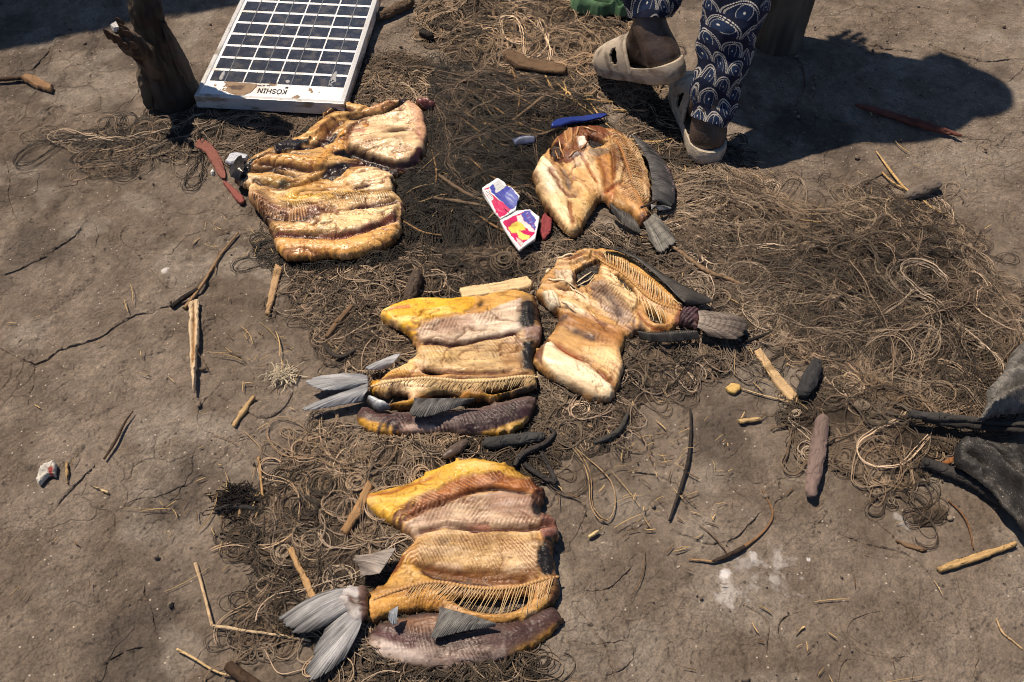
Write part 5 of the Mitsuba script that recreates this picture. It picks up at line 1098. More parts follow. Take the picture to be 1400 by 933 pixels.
# ------------------------------------------------------------------ the walking person
def person():
    K = thing('person', 'person in blue dotted wax-print trousers and pale rubber clogs walking away', 'person')
    # foot frames: heel point, toe point
    def frame(h, toe, roll=0):
        x = toe-h; x /= np.linalg.norm(x); y = np.cross([0, 0, 1.0], x); y /= np.linalg.norm(y); z = np.cross(x, y)
        R = np.eye(4); c, s = math.cos(roll), math.sin(roll)
        R[:3, 0], R[:3, 1], R[:3, 2], R[:3, 3] = x, c*y+s*z, c*z-s*y, h
        return R
    hR = np.array([.389, 1.532, gz([[.388, 1.548]])[0]+.004]); tR = np.array([.372, 1.80, gz([[.35, 1.8]])[0]+.006])
    hL = P(929, 112, .135); tL = P(840, 94, .034)
    FR, FL = frame(hR, tR, .0), frame(hL, tL, -.12)
    def tr(Fm, pts): return [(Fm@np.r_[p, 1])[:3] for p in pts]
    kneeR, kneeL = np.array([.44, 1.765, .49]), np.array([.30, 1.97, .55])
    hipR, hipL = np.array([.45, 1.95, .86]), np.array([.29, 1.97, .87])
    chest, neck, head = np.array([.425, 2.04, 1.17]), np.array([.465, 2.10, 1.33]), np.array([.485, 2.13, 1.44])
    bones = []
    def chain(pts, rad):
        bones.append(lump([np.asarray(p, float) for p in pts], rad))
    for Fm, knee, hip in ((FR, kneeR, hipR), (FL, kneeL, hipL)):
        heel, ank = tr(Fm, [(.040, 0, .052), (.058, 0, .112)])
        sh = ank*.75+knee*.25
        chain([heel, ank, sh, ank*.45+knee*.55, knee, knee*.5+hip*.5, hip], [.037, .032, .034, .046, .050, .066, .085])
        chain([ank, tr(Fm, [(.125, .002, .055)])[0], tr(Fm, [(.185, .004, .038)])[0]], [.030, .029, .023])
        chain([heel, tr(Fm, [(.13, -.012, .040)])[0], tr(Fm, [(.19, -.02, .034)])[0]], [.031, .026, .020])
        for k in range(5):
            yy = (.026, .011, -.003, -.017, -.029)[k]; ln = (.052, .048, .043, .037, .030)[k]; r = (.012, .0085, .008, .0078, .0075)[k]
            a, b, c = tr(Fm, [(.182-.006*k, yy*.9, .033), (.182-.006*k+ln*.6, yy, .036), (.182-.006*k+ln, yy, .031)])
            chain([a, b, c], [r*1.3, r, r*.85])
    chain([hipR, (hipR+hipL)/2+[0, .02, .08], chest, chest+[0, .02, .06]], [.10, .125, .135, .10]); chain([hipL, (hipR+hipL)/2+[0, .02, .08]], [.10, .125])
    chain([chest+[0, .02, .08], neck, head], [.075, .052, .085]); chain([head, head+[.0, .05, -.03]], [.088, .058])
    chain([head+[0, .09, -.01], head+[0, .108, -.02]], [.012, .012])                                  # nose
    for s in (-1, 1): chain([head+[s*.085, -.005, .0], head+[s*.094, -.012, .012]], [.014, .015])     # ears
    for s, el, wr in ((1, np.array([.60, 2.07, .93]), np.array([.49, 2.13, .98])), (-1, np.array([.20, 2.07, .95]), np.array([.33, 2.14, .98]))):
        shd = chest+np.array([s*.165, .015, .06])
        chain([chest+[s*.06, .01, .06], shd, shd*.45+el*.55, el, wr], [.09, .062, .047, .040, .028])
        d = (wr-el)/np.linalg.norm(wr-el); pm = wr+d*.06
        chain([wr, pm, pm+d*.03], [.026, .028, .026]); sd = np.cross(d, [0, 0, 1.0]); sd /= np.linalg.norm(sd)
        for k in range(4):
            o = sd*(k-1.5)*.019; l = (.062, .075, .070, .055)[k]
            chain([pm+d*.03+o, pm+d*(.03+l*.55)+o*1.1-[0, 0, .008], pm+d*(.03+l)+o*1.1-[0, 0, .026]], [.0095, .0085, .007])
        chain([wr+d*.02-sd*s*.02, wr+d*.055-sd*s*.045, wr+d*.085-sd*s*.045-[0, 0, .012]], [.012, .0105, .008])
    M = manifold3d.Manifold.batch_boolean(bones, manifold3d.OpType.Add)
    put('body', mani(M, .014, 8, .002, 40), 'mat_skin', parent=K, smooth=True)
    # trousers: two printed legs and a seat
    def leg(pts, rads, squash, hem_drop, seed, name='trouser_leg'):
        pts, rads = resample(np.array(pts, float), 90), np.interp(np.linspace(0, 1, 90), *rads)
        n = 64; ang = np.linspace(0, 2*np.pi, n+1)+np.pi/2+.6
        t = np.gradient(pts, axis=0); t /= np.linalg.norm(t, axis=1, keepdims=True)
        a = np.cross(t, [0, 1.0, 0]); a /= np.linalg.norm(a, axis=1, keepdims=True); b = np.cross(t, a)
        s = np.r_[0, np.cumsum(np.linalg.norm(np.diff(pts, axis=0), axis=1))]
        dirs = np.cos(ang)[None, :, None]*a[:, None]+np.sin(ang)[None, :, None]*b[:, None]*squash
        R = rads[:, None]*np.ones((1, n+1))
        q = np.stack(np.broadcast_arrays(np.cos(ang)[None]*2.0, np.sin(ang)[None]*2.0, s[:, None]*22), -1)
        R = R*(1+.34*(meshkit.fbm(q+seed, 3)-.5))+.0055*np.sin(s[:, None]*70+2.5*np.cos(ang)[None]+seed)*np.exp(-s[:, None]/.25)
        v = pts[:, None]+dirs*R[..., None]
        dist = np.exp(-s/.03)[:, None]
        v[..., 2] += hem_drop*dist*np.sin(ang+1)[None]
        uv = np.stack(np.broadcast_arrays(ang[None]/(2*np.pi)*.805+seed*.31, s[:, None]*2.3+seed*.17), -1)
        i, j = np.meshgrid(np.arange(89), np.arange(n), indexing='ij'); o = (i*(n+1)+j).ravel()
        m = trimesh.Trimesh(v.reshape(-1, 3), np.vstack([np.stack([o, o+1, o+n+2], 1), np.stack([o, o+n+2, o+n+1], 1)]), process=False)
        m2 = thicken(m, .0016)
        put(name, m2, 'mat_print', smooth=True, uv=np.vstack([uv.reshape(-1, 2)]*2), parent=K)
    aR = tr(FR, [(.052, 0, .112)])[0]; aL = tr(FL, [(.060, 0, .150)])[0]
    leg([aR+[0, -.004, -.036], aR*.5+kneeR*.5+[.004, 0, 0], kneeR, kneeR*.5+hipR*.5, hipR+[0, 0, .04]], ([0, .08, .22, .45, .6, 1], [.040, .046, .056, .066, .080, .125]), .95, .012, 1.0)
    ankL = tr(FL, [(.058, 0, .112)])[0]; dL = (kneeL-ankL)/np.linalg.norm(kneeL-ankL)
    leg([ankL+dL*.012, ankL*.5+kneeL*.5, kneeL, kneeL*.5+hipL*.5, hipL+[0, 0, .04]], ([0, .06, .14, .4, .6, 1], [.046, .056, .066, .072, .084, .125]), .95, -.006, 2.0)
    # shirt and hair (above the frame)
    c2 = (hipR+hipL)/2
    ctr = np.array([c2+[0.01, 0, -.2], c2+[0, .03, .16], chest+[0, -.01, 0], chest+[0, .015, .09], neck+[0, -.01, -.02]])
    pts = resample(ctr, 40); rx = np.interp(np.linspace(0, 1, 40), [0, .3, .7, .88, 1], [.21, .18, .18, .17, .07]); ry = np.interp(np.linspace(0, 1, 40), [0, .3, .7, .88, 1], [.170, .15, .150, .12, .065])
    ang = np.linspace(0, 2*np.pi, 49)[:-1]
    v = pts[:, None]+np.stack(np.broadcast_arrays(np.cos(ang)[None]*rx[:, None], np.sin(ang)[None]*ry[:, None], 0*ang[None]), -1)
    v = v*(1+.0)+.008*(meshkit.fbm(v*14, 3)-.5)[..., None]
    i, j = np.meshgrid(np.arange(39), np.arange(48), indexing='ij'); a, b = i*48+j, i*48+(j+1) % 48
    m = trimesh.Trimesh(v.reshape(-1, 3), np.vstack([np.stack([a, b, b+48], -1).reshape(-1, 3), np.stack([a, b+48, a+48], -1).reshape(-1, 3)]), process=False)
    put('shirt', thicken(m, .002), 'mat_matte', color=C(60, 66, 96), smooth=True, parent=K)
    h = mani(manifold3d.Manifold.sphere(.100, 40).translate((head+[0, -.012, .018]).tolist()), .008, 2, .01, 60)
    put('hair', h, 'mat_matte', color=C(24, 20, 18), smooth=True, parent=K)
    # clogs
    Ln = .272
    ox = np.array([0, .006, .03, .07, .12, .17, .21, .24, .262, .272])/.272*Ln; wl = np.array([.004, .022, .036, .039, .040, .046, .049, .043, .028, .004]); wr_ = np.array([.004, .022, .035, .036, .036, .042, .045, .038, .022, .004])
    def clog(Fm, name, label, side):
        xs = np.linspace(0, Ln, 60); L_, R_ = np.interp(xs, ox, wl), np.interp(xs, ox, wr_)
        if side < 0: L_, R_ = R_, L_
        ring = np.vstack([np.c_[xs, L_], np.c_[xs[::-1], -R_[::-1]]]); ring = resample(np.vstack([ring, ring[:1]]), 121)[:-1]
        c = ring.mean(0)
        prof = [(.90, 0), (.98, .004), (1.03, .012), (1.045, .020), (1.05, .028), (1.03, .034), (.965, .034), (.93, .024), (.6, .021), (.02, .021)]
        ups = lambda p: (1+.55*np.exp(-(p[:, 0]/.05)**2))          # heel rim stands higher
        rows = []
        for sc_, zz in prof:
            q = c+(ring-c)*sc_; hz = np.full(len(q), zz)
            if zz > .025: hz = .020+(zz-.020)*ups(ring)
            rows.append(np.c_[q, hz])
        v = np.array(rows); n = len(ring)
        i, j = np.meshgrid(np.arange(len(prof)-1), np.arange(n), indexing='ij'); a, b = i*n+j, i*n+(j+1) % n
        f = np.vstack([np.stack([a, b, b+n], -1).reshape(-1, 3), np.stack([a, b+n, a+n], -1).reshape(-1, 3)])
        vb = v.reshape(-1, 3); bot = len(vb); vb = np.vstack([vb, [[c[0], c[1], 0]], [[c[0], c[1], .021]]])
        jj = np.arange(n); f = np.vstack([f, np.stack([jj, (jj+1) % n, np.full(n, bot)], 1)[:, ::-1], np.stack([jj+(len(prof)-1)*n, (jj+1) % n+(len(prof)-1)*n, np.full(n, bot+1)], 1)])
        key = K+'__'+name
        sole = trimesh.Trimesh(vb, f, process=False); sole.apply_transform(Fm); trimesh.repair.fix_normals(sole)
        key = put(name, sole, 'mat_clog', parent=K, smooth=55, label=label)
        m_, n_ = 44, 44
        xs = np.linspace(.105, Ln*.995, m_); ph = np.linspace(0, np.pi, n_)
        L_, R_ = np.interp(xs, ox, wl), np.interp(xs, ox, wr_)
        if side < 0: L_, R_ = R_, L_
        hh = np.interp(xs, [.10, .14, .18, .22, .25, .272], [.068, .062, .053, .042, .031, .010])
        back = -.030*np.sin(ph)[None]*np.exp(-(xs[:, None]-.105)/.03)*-1         # throat edge sweeps forward over the instep
        X = xs[:, None]+.022*(np.sin(ph)[None]**2)*np.exp(-(xs[:, None]-.105)/.04)
        Y = np.where(np.cos(ph)[None] > 0, L_[:, None], R_[:, None])*np.sign(np.cos(ph))[None]*np.abs(np.cos(ph))[None]**.75*1.05
        Z = .024+hh[:, None]*np.sin(ph)[None]**.8
        v = np.stack([X, Y, Z], -1).reshape(-1, 3)
        i, j = np.meshgrid(np.arange(m_-1), np.arange(n_-1), indexing='ij')
        xm, pm = xs[i]+.01, ph[j]
        hole = np.zeros(i.shape, bool)
        for cx, cp, rx_, rp in ((.160, .44, .013, .36), (.160, np.pi-.44, .013, .36)):
            hole |= ((xm-cx)/rx_)**2+((pm-cp-.25*(xm-cx)/.03*.3)/rp)**2 < 1
        o = (i*n_+j)[~hole]
        m = trimesh.Trimesh(v, np.vstack([np.stack([o, o+1, o+n_+1], 1), np.stack([o, o+n_+1, o+n_], 1)]), process=True)
        m.apply_transform(Fm)
        put('upper', thicken(m, .0045 if m.vertex_normals[:, 2].mean() > 0 else -.0045), 'mat_clog', parent=key, smooth=50)
        # swelling rim round the throat
        rim = v.reshape(m_, n_, 3)[0]; rim = np.array([(Fm@np.r_[p, 1])[:3] for p in rim])
        mm = tubes(rim[None], .0042, 8); put('throat_rim', mm, 'mat_clog', parent=key, smooth=True)
    clog(FR, 'clog', 'planted right clog', -1)
    clog(FL, 'clog', 'lifted left clog seen from its heel side', 1)
person()

# ------------------------------------------------------------------ litter: wood, reeds, floats, rubber, plastic
def Q(px, py, dz=0.0):
    p = P(px, py, .01)
    for _ in range(4): p = P(px, py, top_at(p[..., :2])+dz)
    return p

def recolor(m, c, axis, amp=.5, f=(10, 260), seed=0):
    """grain along the long axis."""
    a = np.array(axis, float)/np.linalg.norm(axis); b = np.array([-a[1], a[0]])
    q = np.stack([m.vertices[:, :2]@a*f[0], m.vertices[:, :2]@b*f[1]], 1)
    n = nz(q, 1, seed, 3); k = nz(np.array(m.vertices)[:, :2], 25, seed+1, 3)
    return c*(1-amp+2*amp*(.7*n+.3*k))[:, None]*(1-.6*sst(.62, .78, n))[:, None]

def plank(name, label, cat, px, col, thick=.005, dz=.003, seed=0, group=None, mat='mat_wood', amp=.6, feats=(), s=.0017, soft=0):
    px = np.asarray(px, float); cen = Q(*px.mean(0), dz)
    ring = XY(px, cen[2]); K = thing(name, label, cat, group)
    r = ring-ring.mean(0); ax = np.linalg.svd(r)[2][0]
    tilt = [Q(*p, dz)[2]-cen[2] for p in px]
    A = np.c_[r, np.ones(len(r))]; co = np.linalg.lstsq(A, np.array(tilt), rcond=None)[0]; co = np.clip(co, -.25, .25)
    m, c = slab(ring, cen[2], thick*1.3, .0035, col, feats, s=s, jag=.0014, seed=seed, floor=.004, rough=.0010, crease=0, soft=soft, vary=.12, lift=lambda q: (q-ring.mean(0))@co[:2])
    c = recolor(m, c, ax, amp, seed=seed+3)
    scene[K] = mikit.ply(m, mat, smooth=True, color=np.clip(c, .003, .9)); return K

def stick(name, label, cat, px, r, col, dz=None, sides=7, wob=.10, seed=0, group=None, mat='mat_wood', flat=False, n=None, z=None, parent=None, stripes=0):
    g = np.random.default_rng(seed+5); px = chaikin(np.asarray(px, float), 2, False)
    n = n or max(8, len(px)*3); px = resample(px, n)
    r_ = np.interp(np.linspace(0, 1, n), np.linspace(0, 1, len(np.atleast_1d(r))), np.atleast_1d(r)) if np.ndim(r) else np.full(n, r)
    p = np.array([Q(x, y, rr if dz is None else dz) for (x, y), rr in zip(px, r_)])
    p[:, 2] = ndimage.gaussian_filter1d(p[:, 2], 3, mode='nearest')
    if z is not None: p[:, 2] += np.interp(np.linspace(0, 1, n), np.linspace(0, 1, len(z)), z)
    m, _ = tubes(p[None], r_[None], sides, np.zeros(3), cap=True)
    V = np.array(m.vertices); nn = m.vertex_normals
    k = np.repeat(np.arange(n), sides); th = np.tile(np.arange(sides), n)
    off = (meshkit.fbm(np.stack([k*.55, th*1.9, np.full(len(k), seed*3.1)], 1), 3)-.5)*2*wob
    V = V+nn*(off*r_[k])[:, None]
    c = np.array(col)*(.55+.9*meshkit.fbm(np.stack([k*.25, th*2.3, np.full(len(k), seed*1.7+9)], 1), 3))[:, None]
    m = trimesh.Trimesh(V, m.faces, process=False)
    if parent: return put(name, m, mat, color=np.clip(c, .003, .9), parent=parent, smooth=True)
    K = thing(name, label, cat, group); scene[K] = mikit.ply(m, mat, smooth=True, color=np.clip(c, .003, .9)); return K

WOOD, STRAW, DRY, DARKW, REED = C(216, 192, 158), C(206, 176, 124), C(150, 120, 88), C(62, 52, 45), C(168, 134, 94)
w7 = crop(0, 350, 3.11)
plank('wood_splinter', 'long pale split plank end pointing down the left clay, forked at its tip', 'wood', w7([(802, 196), (842, 182), (846, 300), (845, 385), (838, 392), (838, 480), (832, 488), (836, 520), (830, 582), (822, 582), (812, 500), (806, 400), (803, 300)]), WOOD, .007, .007, 1, feats=[('L', XY(w7([(826, 200), (828, 350), (824, 480)]), .01), .0022, -.002, C(150, 110, 70), .8)])
plank('wood_splinter', 'short tan wood strip just below the left end of the golden fish', 'wood', w7([(1172, 30), (1200, 48), (1165, 190), (1148, 255), (1126, 250), (1134, 200)]), C(178, 146, 110), .004, .003, 2)
plank('wood_splinter', 'tan bamboo strip slanting down beside the dark checked tail', 'wood', [(1031, 480), (1040, 474), (1056, 500), (1090, 542), (1082, 550), (1060, 524)], C(198, 168, 128), .004, .004, 3)
plank('wood_splinter', 'yellowish wood strip lying alone near the right edge', 'wood', [(1281, 776), (1290, 772), (1340, 755), (1388, 740), (1393, 746), (1350, 762), (1288, 782)], C(196, 162, 112), .006, .004, 4)
plank('wood_splinter', 'orange-tan strip stuck in the coiled net above the grey tail', 'wood', [(393, 750), (400, 746), (416, 780), (434, 818), (426, 824), (410, 790)], C(196, 158, 112), .004, .004, 5)
plank('wood_splinter', 'brown strip poking out from under the lowest fish', 'wood', [(466, 724), (474, 730), (496, 700), (510, 664), (503, 658), (484, 692)], C(166, 130, 92), .004, .003, 6)
plank('wood_splinter', 'wide pale board slipped under the yellow fat flap', 'wood', [(628, 394), (640, 392), (690, 386), (722, 378), (732, 392), (690, 400), (632, 408)], C(236, 206, 160), .004, .004, 7)
plank('dry_husk', 'curled grey-brown bark husk lying at the front of the tan net', 'bark', [(688, 76), (700, 74), (724, 84), (752, 87), (776, 94), (774, 100), (740, 97), (708, 92), (692, 84)], C(112, 90, 70), .012, .008, 8)
plank('wood_splinter', 'pale broken stick at the far left edge', 'wood', [(28, 108), (36, 102), (48, 106), (74, 118), (70, 125), (52, 120), (38, 112)], C(150, 118, 88), .008, .005, 9)
stick('twig', 'dark bent twig joined to the pale stick at the left edge', 'twig', [(-10, 110), (10, 108), (30, 107)], [.004, .005, .004], C(70, 52, 40), seed=10)
plank('wood_chip', 'small pale stick lying diagonal on bare clay left of the middle fish', 'wood', [(317, 580), (321, 583), (334, 566), (349, 542), (345, 540), (330, 560)], C(196, 164, 120), .003, .003, 11)
plank('wood_chip', 'small pale chip below the dark checked tail', 'wood', [(1008, 573), (1040, 570), (1042, 574), (1012, 579)], C(206, 176, 128), .003, .003, 12)
plank('dry_leaf', 'yellow dry leaf on the clay beside the grey net', 'leaf', [(992, 530), (1000, 524), (1012, 526), (1013, 533), (1004, 538), (996, 536)], C(214, 180, 112), .002, .004, 13)
plank('wood_chip', 'short stub of straw beside the white scrap on the left clay', 'wood', [(89, 632), (93, 632), (93, 661), (90, 661)], C(176, 146, 104), .003, .002, 14)
plank('wood_chip', 'tiny pale stick right of the white scrap on the left clay', 'wood', [(123, 664), (126, 663), (148, 672), (147, 675)], C(206, 182, 140), .002, .002, 15)
plank('wood_chip', 'pale chip near the grey smear at the lower right', 'wood', [(1085, 870), (1096, 858), (1101, 856), (1090, 868)], C(230, 196, 140), .003, .003, 16)
plank('wood_chip', 'flat pale chip among straw right of the lowest fish', 'wood', [(804, 733), (818, 722), (821, 725), (806, 736)], C(226, 200, 150), .002, .002, 17)
plank('wood_chip', 'upright slip of bark beside the burnt tuft', 'wood', [(324, 672), (329, 670), (330, 708), (325, 710)], C(172, 140, 102), .003, .004, 18)
plank('wood_chip', 'stub of pale reed standing left of the coiled net', 'wood', [(351, 624), (355, 624), (360, 670), (363, 680), (358, 680)], C(176, 142, 100), .003, .003, 19)
stick('straw', 'long straw stalk running down beside the coiled net, upper piece', 'straw', [(267, 770), (276, 800), (290, 856)], [.0028, .0022, .0024], C(194, 168, 134), seed=20)
stick('straw', 'long straw stalk crossing under the grey tail lobe', 'straw', [(290, 856), (350, 864), (425, 876)], [.0022, .002, .0016], C(206, 182, 148), seed=21)
stick('straw', 'bent thin straw at the very bottom left of the nets', 'straw', [(242, 888), (262, 898), (296, 920), (318, 924)], [.002, .0018, .0012], C(206, 178, 132), seed=22)
stick('charred_stick', 'dark charred stick end at the bottom edge left of the grey tail', 'stick', [(312, 910), (330, 924), (360, 945)], [.008, .009, .009], C(70, 54, 42), seed=23)
stick('twig', 'thin dark twig lying on the clay at the left', 'twig', [(142, 628), (158, 604), (170, 578), (182, 562)], [.0018, .0024, .002, .001], C(76, 60, 48), seed=24)
stick('twig', 'thin brown stem running up towards the golden fish from the pale plank', 'twig', [(252, 422), (268, 402), (284, 378), (300, 350), (318, 328), (326, 318)], [.0036, .003, .0028, .0022, .0018], C(150, 122, 92), seed=25)
stick('charred_stick', 'short black charred stick left of the pale plank', 'stick', [(234, 420), (250, 408), (270, 396)], [.0045, .0050, .004], C(44, 38, 36), seed=26)
stick('reed', 'bundle of brown reeds lying past the tail of the round fish', 'reed', [(912, 332), (940, 352), (966, 372), (1012, 388)], [.0030, .0038, .0045, .003], C(140, 116, 92), seed=27, wob=.4)
stick('twig', 'black wiry twig curving down the clay right of the middle', 'twig', [(944, 560), (945, 590), (942, 630), (930, 670), (915, 712)], [.0018, .0026, .003, .0026, .0018], C(52, 46, 44), seed=28)
stick('straw', 'long curved stalk with a dark thick middle on the lower right clay', 'straw', [(1042, 670), (1057, 696), (1056, 712), (1040, 732), (1014, 750)], [.001, .0014, .0018, .002, .003], C(136, 104, 76), seed=29)
stick('twig', 'dark stub in the middle of the curved stalk', 'twig', [(1018, 748), (996, 760), (974, 768)], [.0034, .0036, .002], C(60, 48, 40), seed=30)
stick('straw', 'pale straw end left of the dark stub on the right clay', 'straw', [(974, 768), (956, 766), (941, 765)], [.0018, .0016, .001], C(170, 138, 104), seed=31)
stick('straw', 'pale forked straw across the grey float at the right, long arm', 'straw', [(1198, 207), (1216, 232), (1236, 258), (1266, 278), (1294, 296)], [.0012, .0026, .0024, .0018, .0012], C(206, 172, 120), seed=32)
stick('straw', 'pale forked straw across the grey float at the right, short arm', 'straw', [(1206, 236), (1220, 250), (1236, 258)], [.0018, .002, .002], C(196, 160, 110), seed=33)
stick('string', 'loop of pale twine trailing onto the clay right of the lowest fish', 'string', [(755, 583), (780, 608), (800, 636), (806, 660), (806, 690), (818, 712), (834, 712), (843, 690), (838, 660), (820, 640), (800, 625), (772, 598)], .0009, C(176, 150, 116), seed=34, n=60, wob=.05)
stick('string', 'second strand of the pale twine loop', 'string', [(758, 580), (790, 615), (809, 645), (808, 690), (820, 706), (828, 712)], .0008, C(170, 142, 108), seed=35, n=40, wob=.05)
stick('stem', 'thin dry stem curving across the lower right clay', 'stem', [(1296, 684), (1316, 702), (1326, 722), (1331, 750)], [.001, .0014, .0014, .001], C(120, 88, 60), seed=36)
stick('straw', 'thin bent straw at the lower right corner', 'straw', [(1362, 846), (1370, 866), (1384, 876), (1398, 888)], [.001, .0015, .0013, .0012], C(190, 160, 120), seed=37)
stick('straw', 'fine straw with a leaf end right of the grey net', 'straw', [(1012, 531), (1040, 540), (1078, 549)], [.001, .0012, .001], C(206, 180, 140), seed=38)
plank('wood_chip', 'upper of two dark slivers under the pale lobe of net', 'wood', [(1226, 738), (1240, 742), (1270, 752), (1262, 754), (1238, 747)], C(130, 104, 80), .003, .002, 39)
# reeds strewn over the black heap
reeds = [((700, 96), (712, 130), (706, 160)), ((690, 118), (720, 140), (745, 150)), ((725, 112), (760, 130), (800, 138), (858, 140)), ((742, 96), (752, 118), (764, 132)), ((756, 108), (782, 134), (812, 158)), ((770, 112), (776, 126), (770, 140)),
         ((640, 122), (680, 150), (720, 175), (752, 182)), ((590, 270), (625, 276), (665, 282)), ((600, 240), (640, 268), (664, 274)), ((615, 148), (650, 178), (690, 200)), ((632, 152), (655, 166), (676, 172)), ((700, 180), (730, 188), (765, 176)),
         ((806, 140), (826, 168), (850, 190)), ((640, 215), (668, 240), (700, 256)), ((590, 205), (598, 235), (594, 260)), ((836, 150), (862, 152), (886, 150)), ((700, 166), (722, 150), (748, 128)), ((860, 190), (890, 196), (925, 188)), ((880, 205), (900, 225), (906, 250)), ((655, 296), (690, 318), (722, 322)), ((548, 300), (575, 318), (604, 322))]
for k, pts in enumerate(reeds):
    big = k in (7, 8, 11, 16, 18)
    where = ['upright beside the blue strip, leftmost', 'short reed just above the blue strip', 'longest pale reed running right to the lifted clog', 'short pale reed touching the bark husk', 'pale reed slanting onto the blue plastic strip', 'stubby pale reed near the bark husk',
             'long thin reed over the top of the black heap', 'broad brown reed left of the packet', 'brown reed pointing at the packet from above', 'thin reed in the middle of the black heap', 'short reed near the top of the black heap', 'broad reed just left of the dark blue foil',
             'straw bent over the right end of the blue strip', 'reed above the magenta packet', 'upright reed right of the golden fish', 'straw under the lifted clog', 'broad reed leaning towards the bark husk', 'straw pointing at the planted clog', 'broad brown reed left of the planted clog', 'reed below the red and blue packet', 'reed under the lower right corner of the golden fish'][k]
    lab = where if where.split()[0] in ('upright', 'short', 'longest', 'pale', 'stubby', 'long', 'broad', 'brown', 'thin', 'straw', 'reed') else where
    if 'reed' not in lab and 'straw' not in lab: lab = 'reed '+lab
    stick('reed', lab, 'reed', pts, [.0030, .0042, .0026] if big else [.0015, .0022, .0018, .001], (C(116, 98, 80) if big else C(200, 166, 114) if k in (2, 3, 4, 5, 12, 15, 17) else C(150, 118, 82)), seed=60+k, wob=.3, group='reeds strewn over the dark net heap')
# net floats of worn wood and cork
def float_(label, a, b, r, col, seed, taper=(.8, 1, 1, .85), mat='mat_wood', dz=None, name='net_float', flat=1.0):
    p0, p1 = Q(*a, r if dz is None else dz), Q(*b, r if dz is None else dz)
    t = np.linspace(0, 1, len(taper))[:, None]
    m = mlimb(list(p0*(1-t)+p1*t), [r*k for k in taper], .003, 3, r*.55, 110, seed)
    z0 = (p0[2]+p1[2])/2; m.vertices[:, 2] = z0+(m.vertices[:, 2]-z0)*flat
    ax = (p1-p0)[:2]; q = np.array(m.vertices)
    c = np.tile(np.array(col), (len(q), 1)); c = recolor(m, c, ax, .75, (14, 240), seed)
    K = thing(name, label, 'net float' if name == 'net_float' else name.replace('_', ' '), 'net floats among the nets' if name == 'net_float' else None)
    scene[K] = mikit.ply(m, mat, smooth=True, color=np.clip(c, .003, .9))
float_('dark float standing up out of the net above the yellow fat flap', (570, 376), (560, 408), .012, C(84, 72, 64), 1)
float_('small glossy dark spindle float left of the black cylinder float', (608, 624), (636, 606), .0085, C(92, 78, 70), 2, (.55, 1, 1, .7), 'mat_semi')
float_('black cylinder float below the headless yellow fish', (668, 606), (738, 598), .0095, C(66, 66, 66), 3, (1, 1, 1, 1))
float_('black blocky float at the left edge of the pale looped net', (1116, 498), (1100, 536), .0135, C(58, 58, 60), 4, (.7, 1, 1, .8))
float_('long worn pinkish-brown float lying on the clay at the right', (1125, 574), (1108, 674), .0118, C(128, 110, 104), 5, (.9, 1, 1.05, 1, .75), flat=.75)
float_('grey weathered float under the pale straw at the upper right', (1244, 267), (1282, 252), .0125, C(112, 102, 94), 6, (.8, 1, 1, .7))
float_('dark pebble-like float by the tan net near the panel', (578, 46), (588, 48), .009, C(48, 44, 42), 7, (1, .9))
float_('thick dark root by the upper right corner of the panel', (515, 24), (560, 4), .012, C(96, 80, 66), 8, (.5, .9, 1, .9, 1), name='root')
float_('reddish charred club on the clay inside the person\'s shadow', (1172, 144), (1314, 186), .0075, C(110, 70, 62), 9, (.5, 1, .95, 1.1, 1.15, .9, .4), name='wooden_club')
plank('rubber_strap', 'faded red rubber strap bent beside the golden fish, upper piece', 'rubber strap', [(268, 196), (274, 191), (284, 193), (296, 206), (306, 224), (310, 242), (304, 244), (296, 236), (288, 220), (280, 206), (268, 203)], C(140, 90, 80), .003, .005, 41, mat='mat_matte', amp=.22, soft=1)
plank('rubber_strap', 'faded red rubber strap bent beside the golden fish, lower piece', 'rubber strap', [(303, 246), (312, 250), (326, 262), (336, 272), (332, 279), (326, 276), (314, 262)], C(138, 82, 76), .003, .005, 42, mat='mat_matte', amp=.22, soft=1)
plank('rubber_scrap', 'diamond-shaped dark red rubber scrap right of the magenta packet', 'rubber scrap', [(738, 308), (744, 292), (755, 300), (752, 315), (744, 326), (737, 318)], C(156, 74, 80), .006, .008, 43, amp=.3)
b6 = crop(550, 100, 3.11)
plank('plastic_strip', 'shiny blue plastic strip behind the round fish', 'plastic strip', b6([(636, 222), (700, 197), (800, 174), (866, 166), (876, 176), (830, 190), (740, 208), (660, 240), (632, 246)]), C(44, 62, 138), .004, .012, 44, mat='mat_gloss', amp=.18, soft=1)
plank('plastic_scrap', 'crinkled dark blue foil left of the blue strip', 'plastic scrap', b6([(466, 288), (500, 274), (540, 268), (572, 272), (560, 292), (520, 300), (480, 308)]), C(66, 74, 104), .004, .008, 45, mat='mat_gloss', amp=.5, feats=[('L', XY(b6([(470, 300), (520, 282), (568, 276)]), .03), .003, .006, C(170, 176, 196), .8)])
plank('foil_scrap', 'bright silver foil poking from behind the charred tail stump', 'foil', [(308, 222), (315, 212), (324, 210), (340, 213), (332, 224), (322, 227)], C(206, 210, 220), .006, .012, 46, mat='mat_gloss', amp=.25, feats=[('L', XY([(312, 220), (326, 216), (338, 214)], .02), .003, .005, C(120, 124, 140), .8)])
plank('foil_scrap', 'small crumpled silver foil left of the stump', 'foil', [(152, 37), (158, 33), (166, 33), (170, 37), (165, 42), (156, 42)], C(190, 190, 188), .012, .004, 47, mat='mat_gloss', amp=.5)
plank('foil_scrap', 'tiny white chip beside the red strap', 'foil', [(288, 236), (291, 230), (293, 237), (290, 239)], C(240, 240, 236), .004, .003, 48, amp=.1)
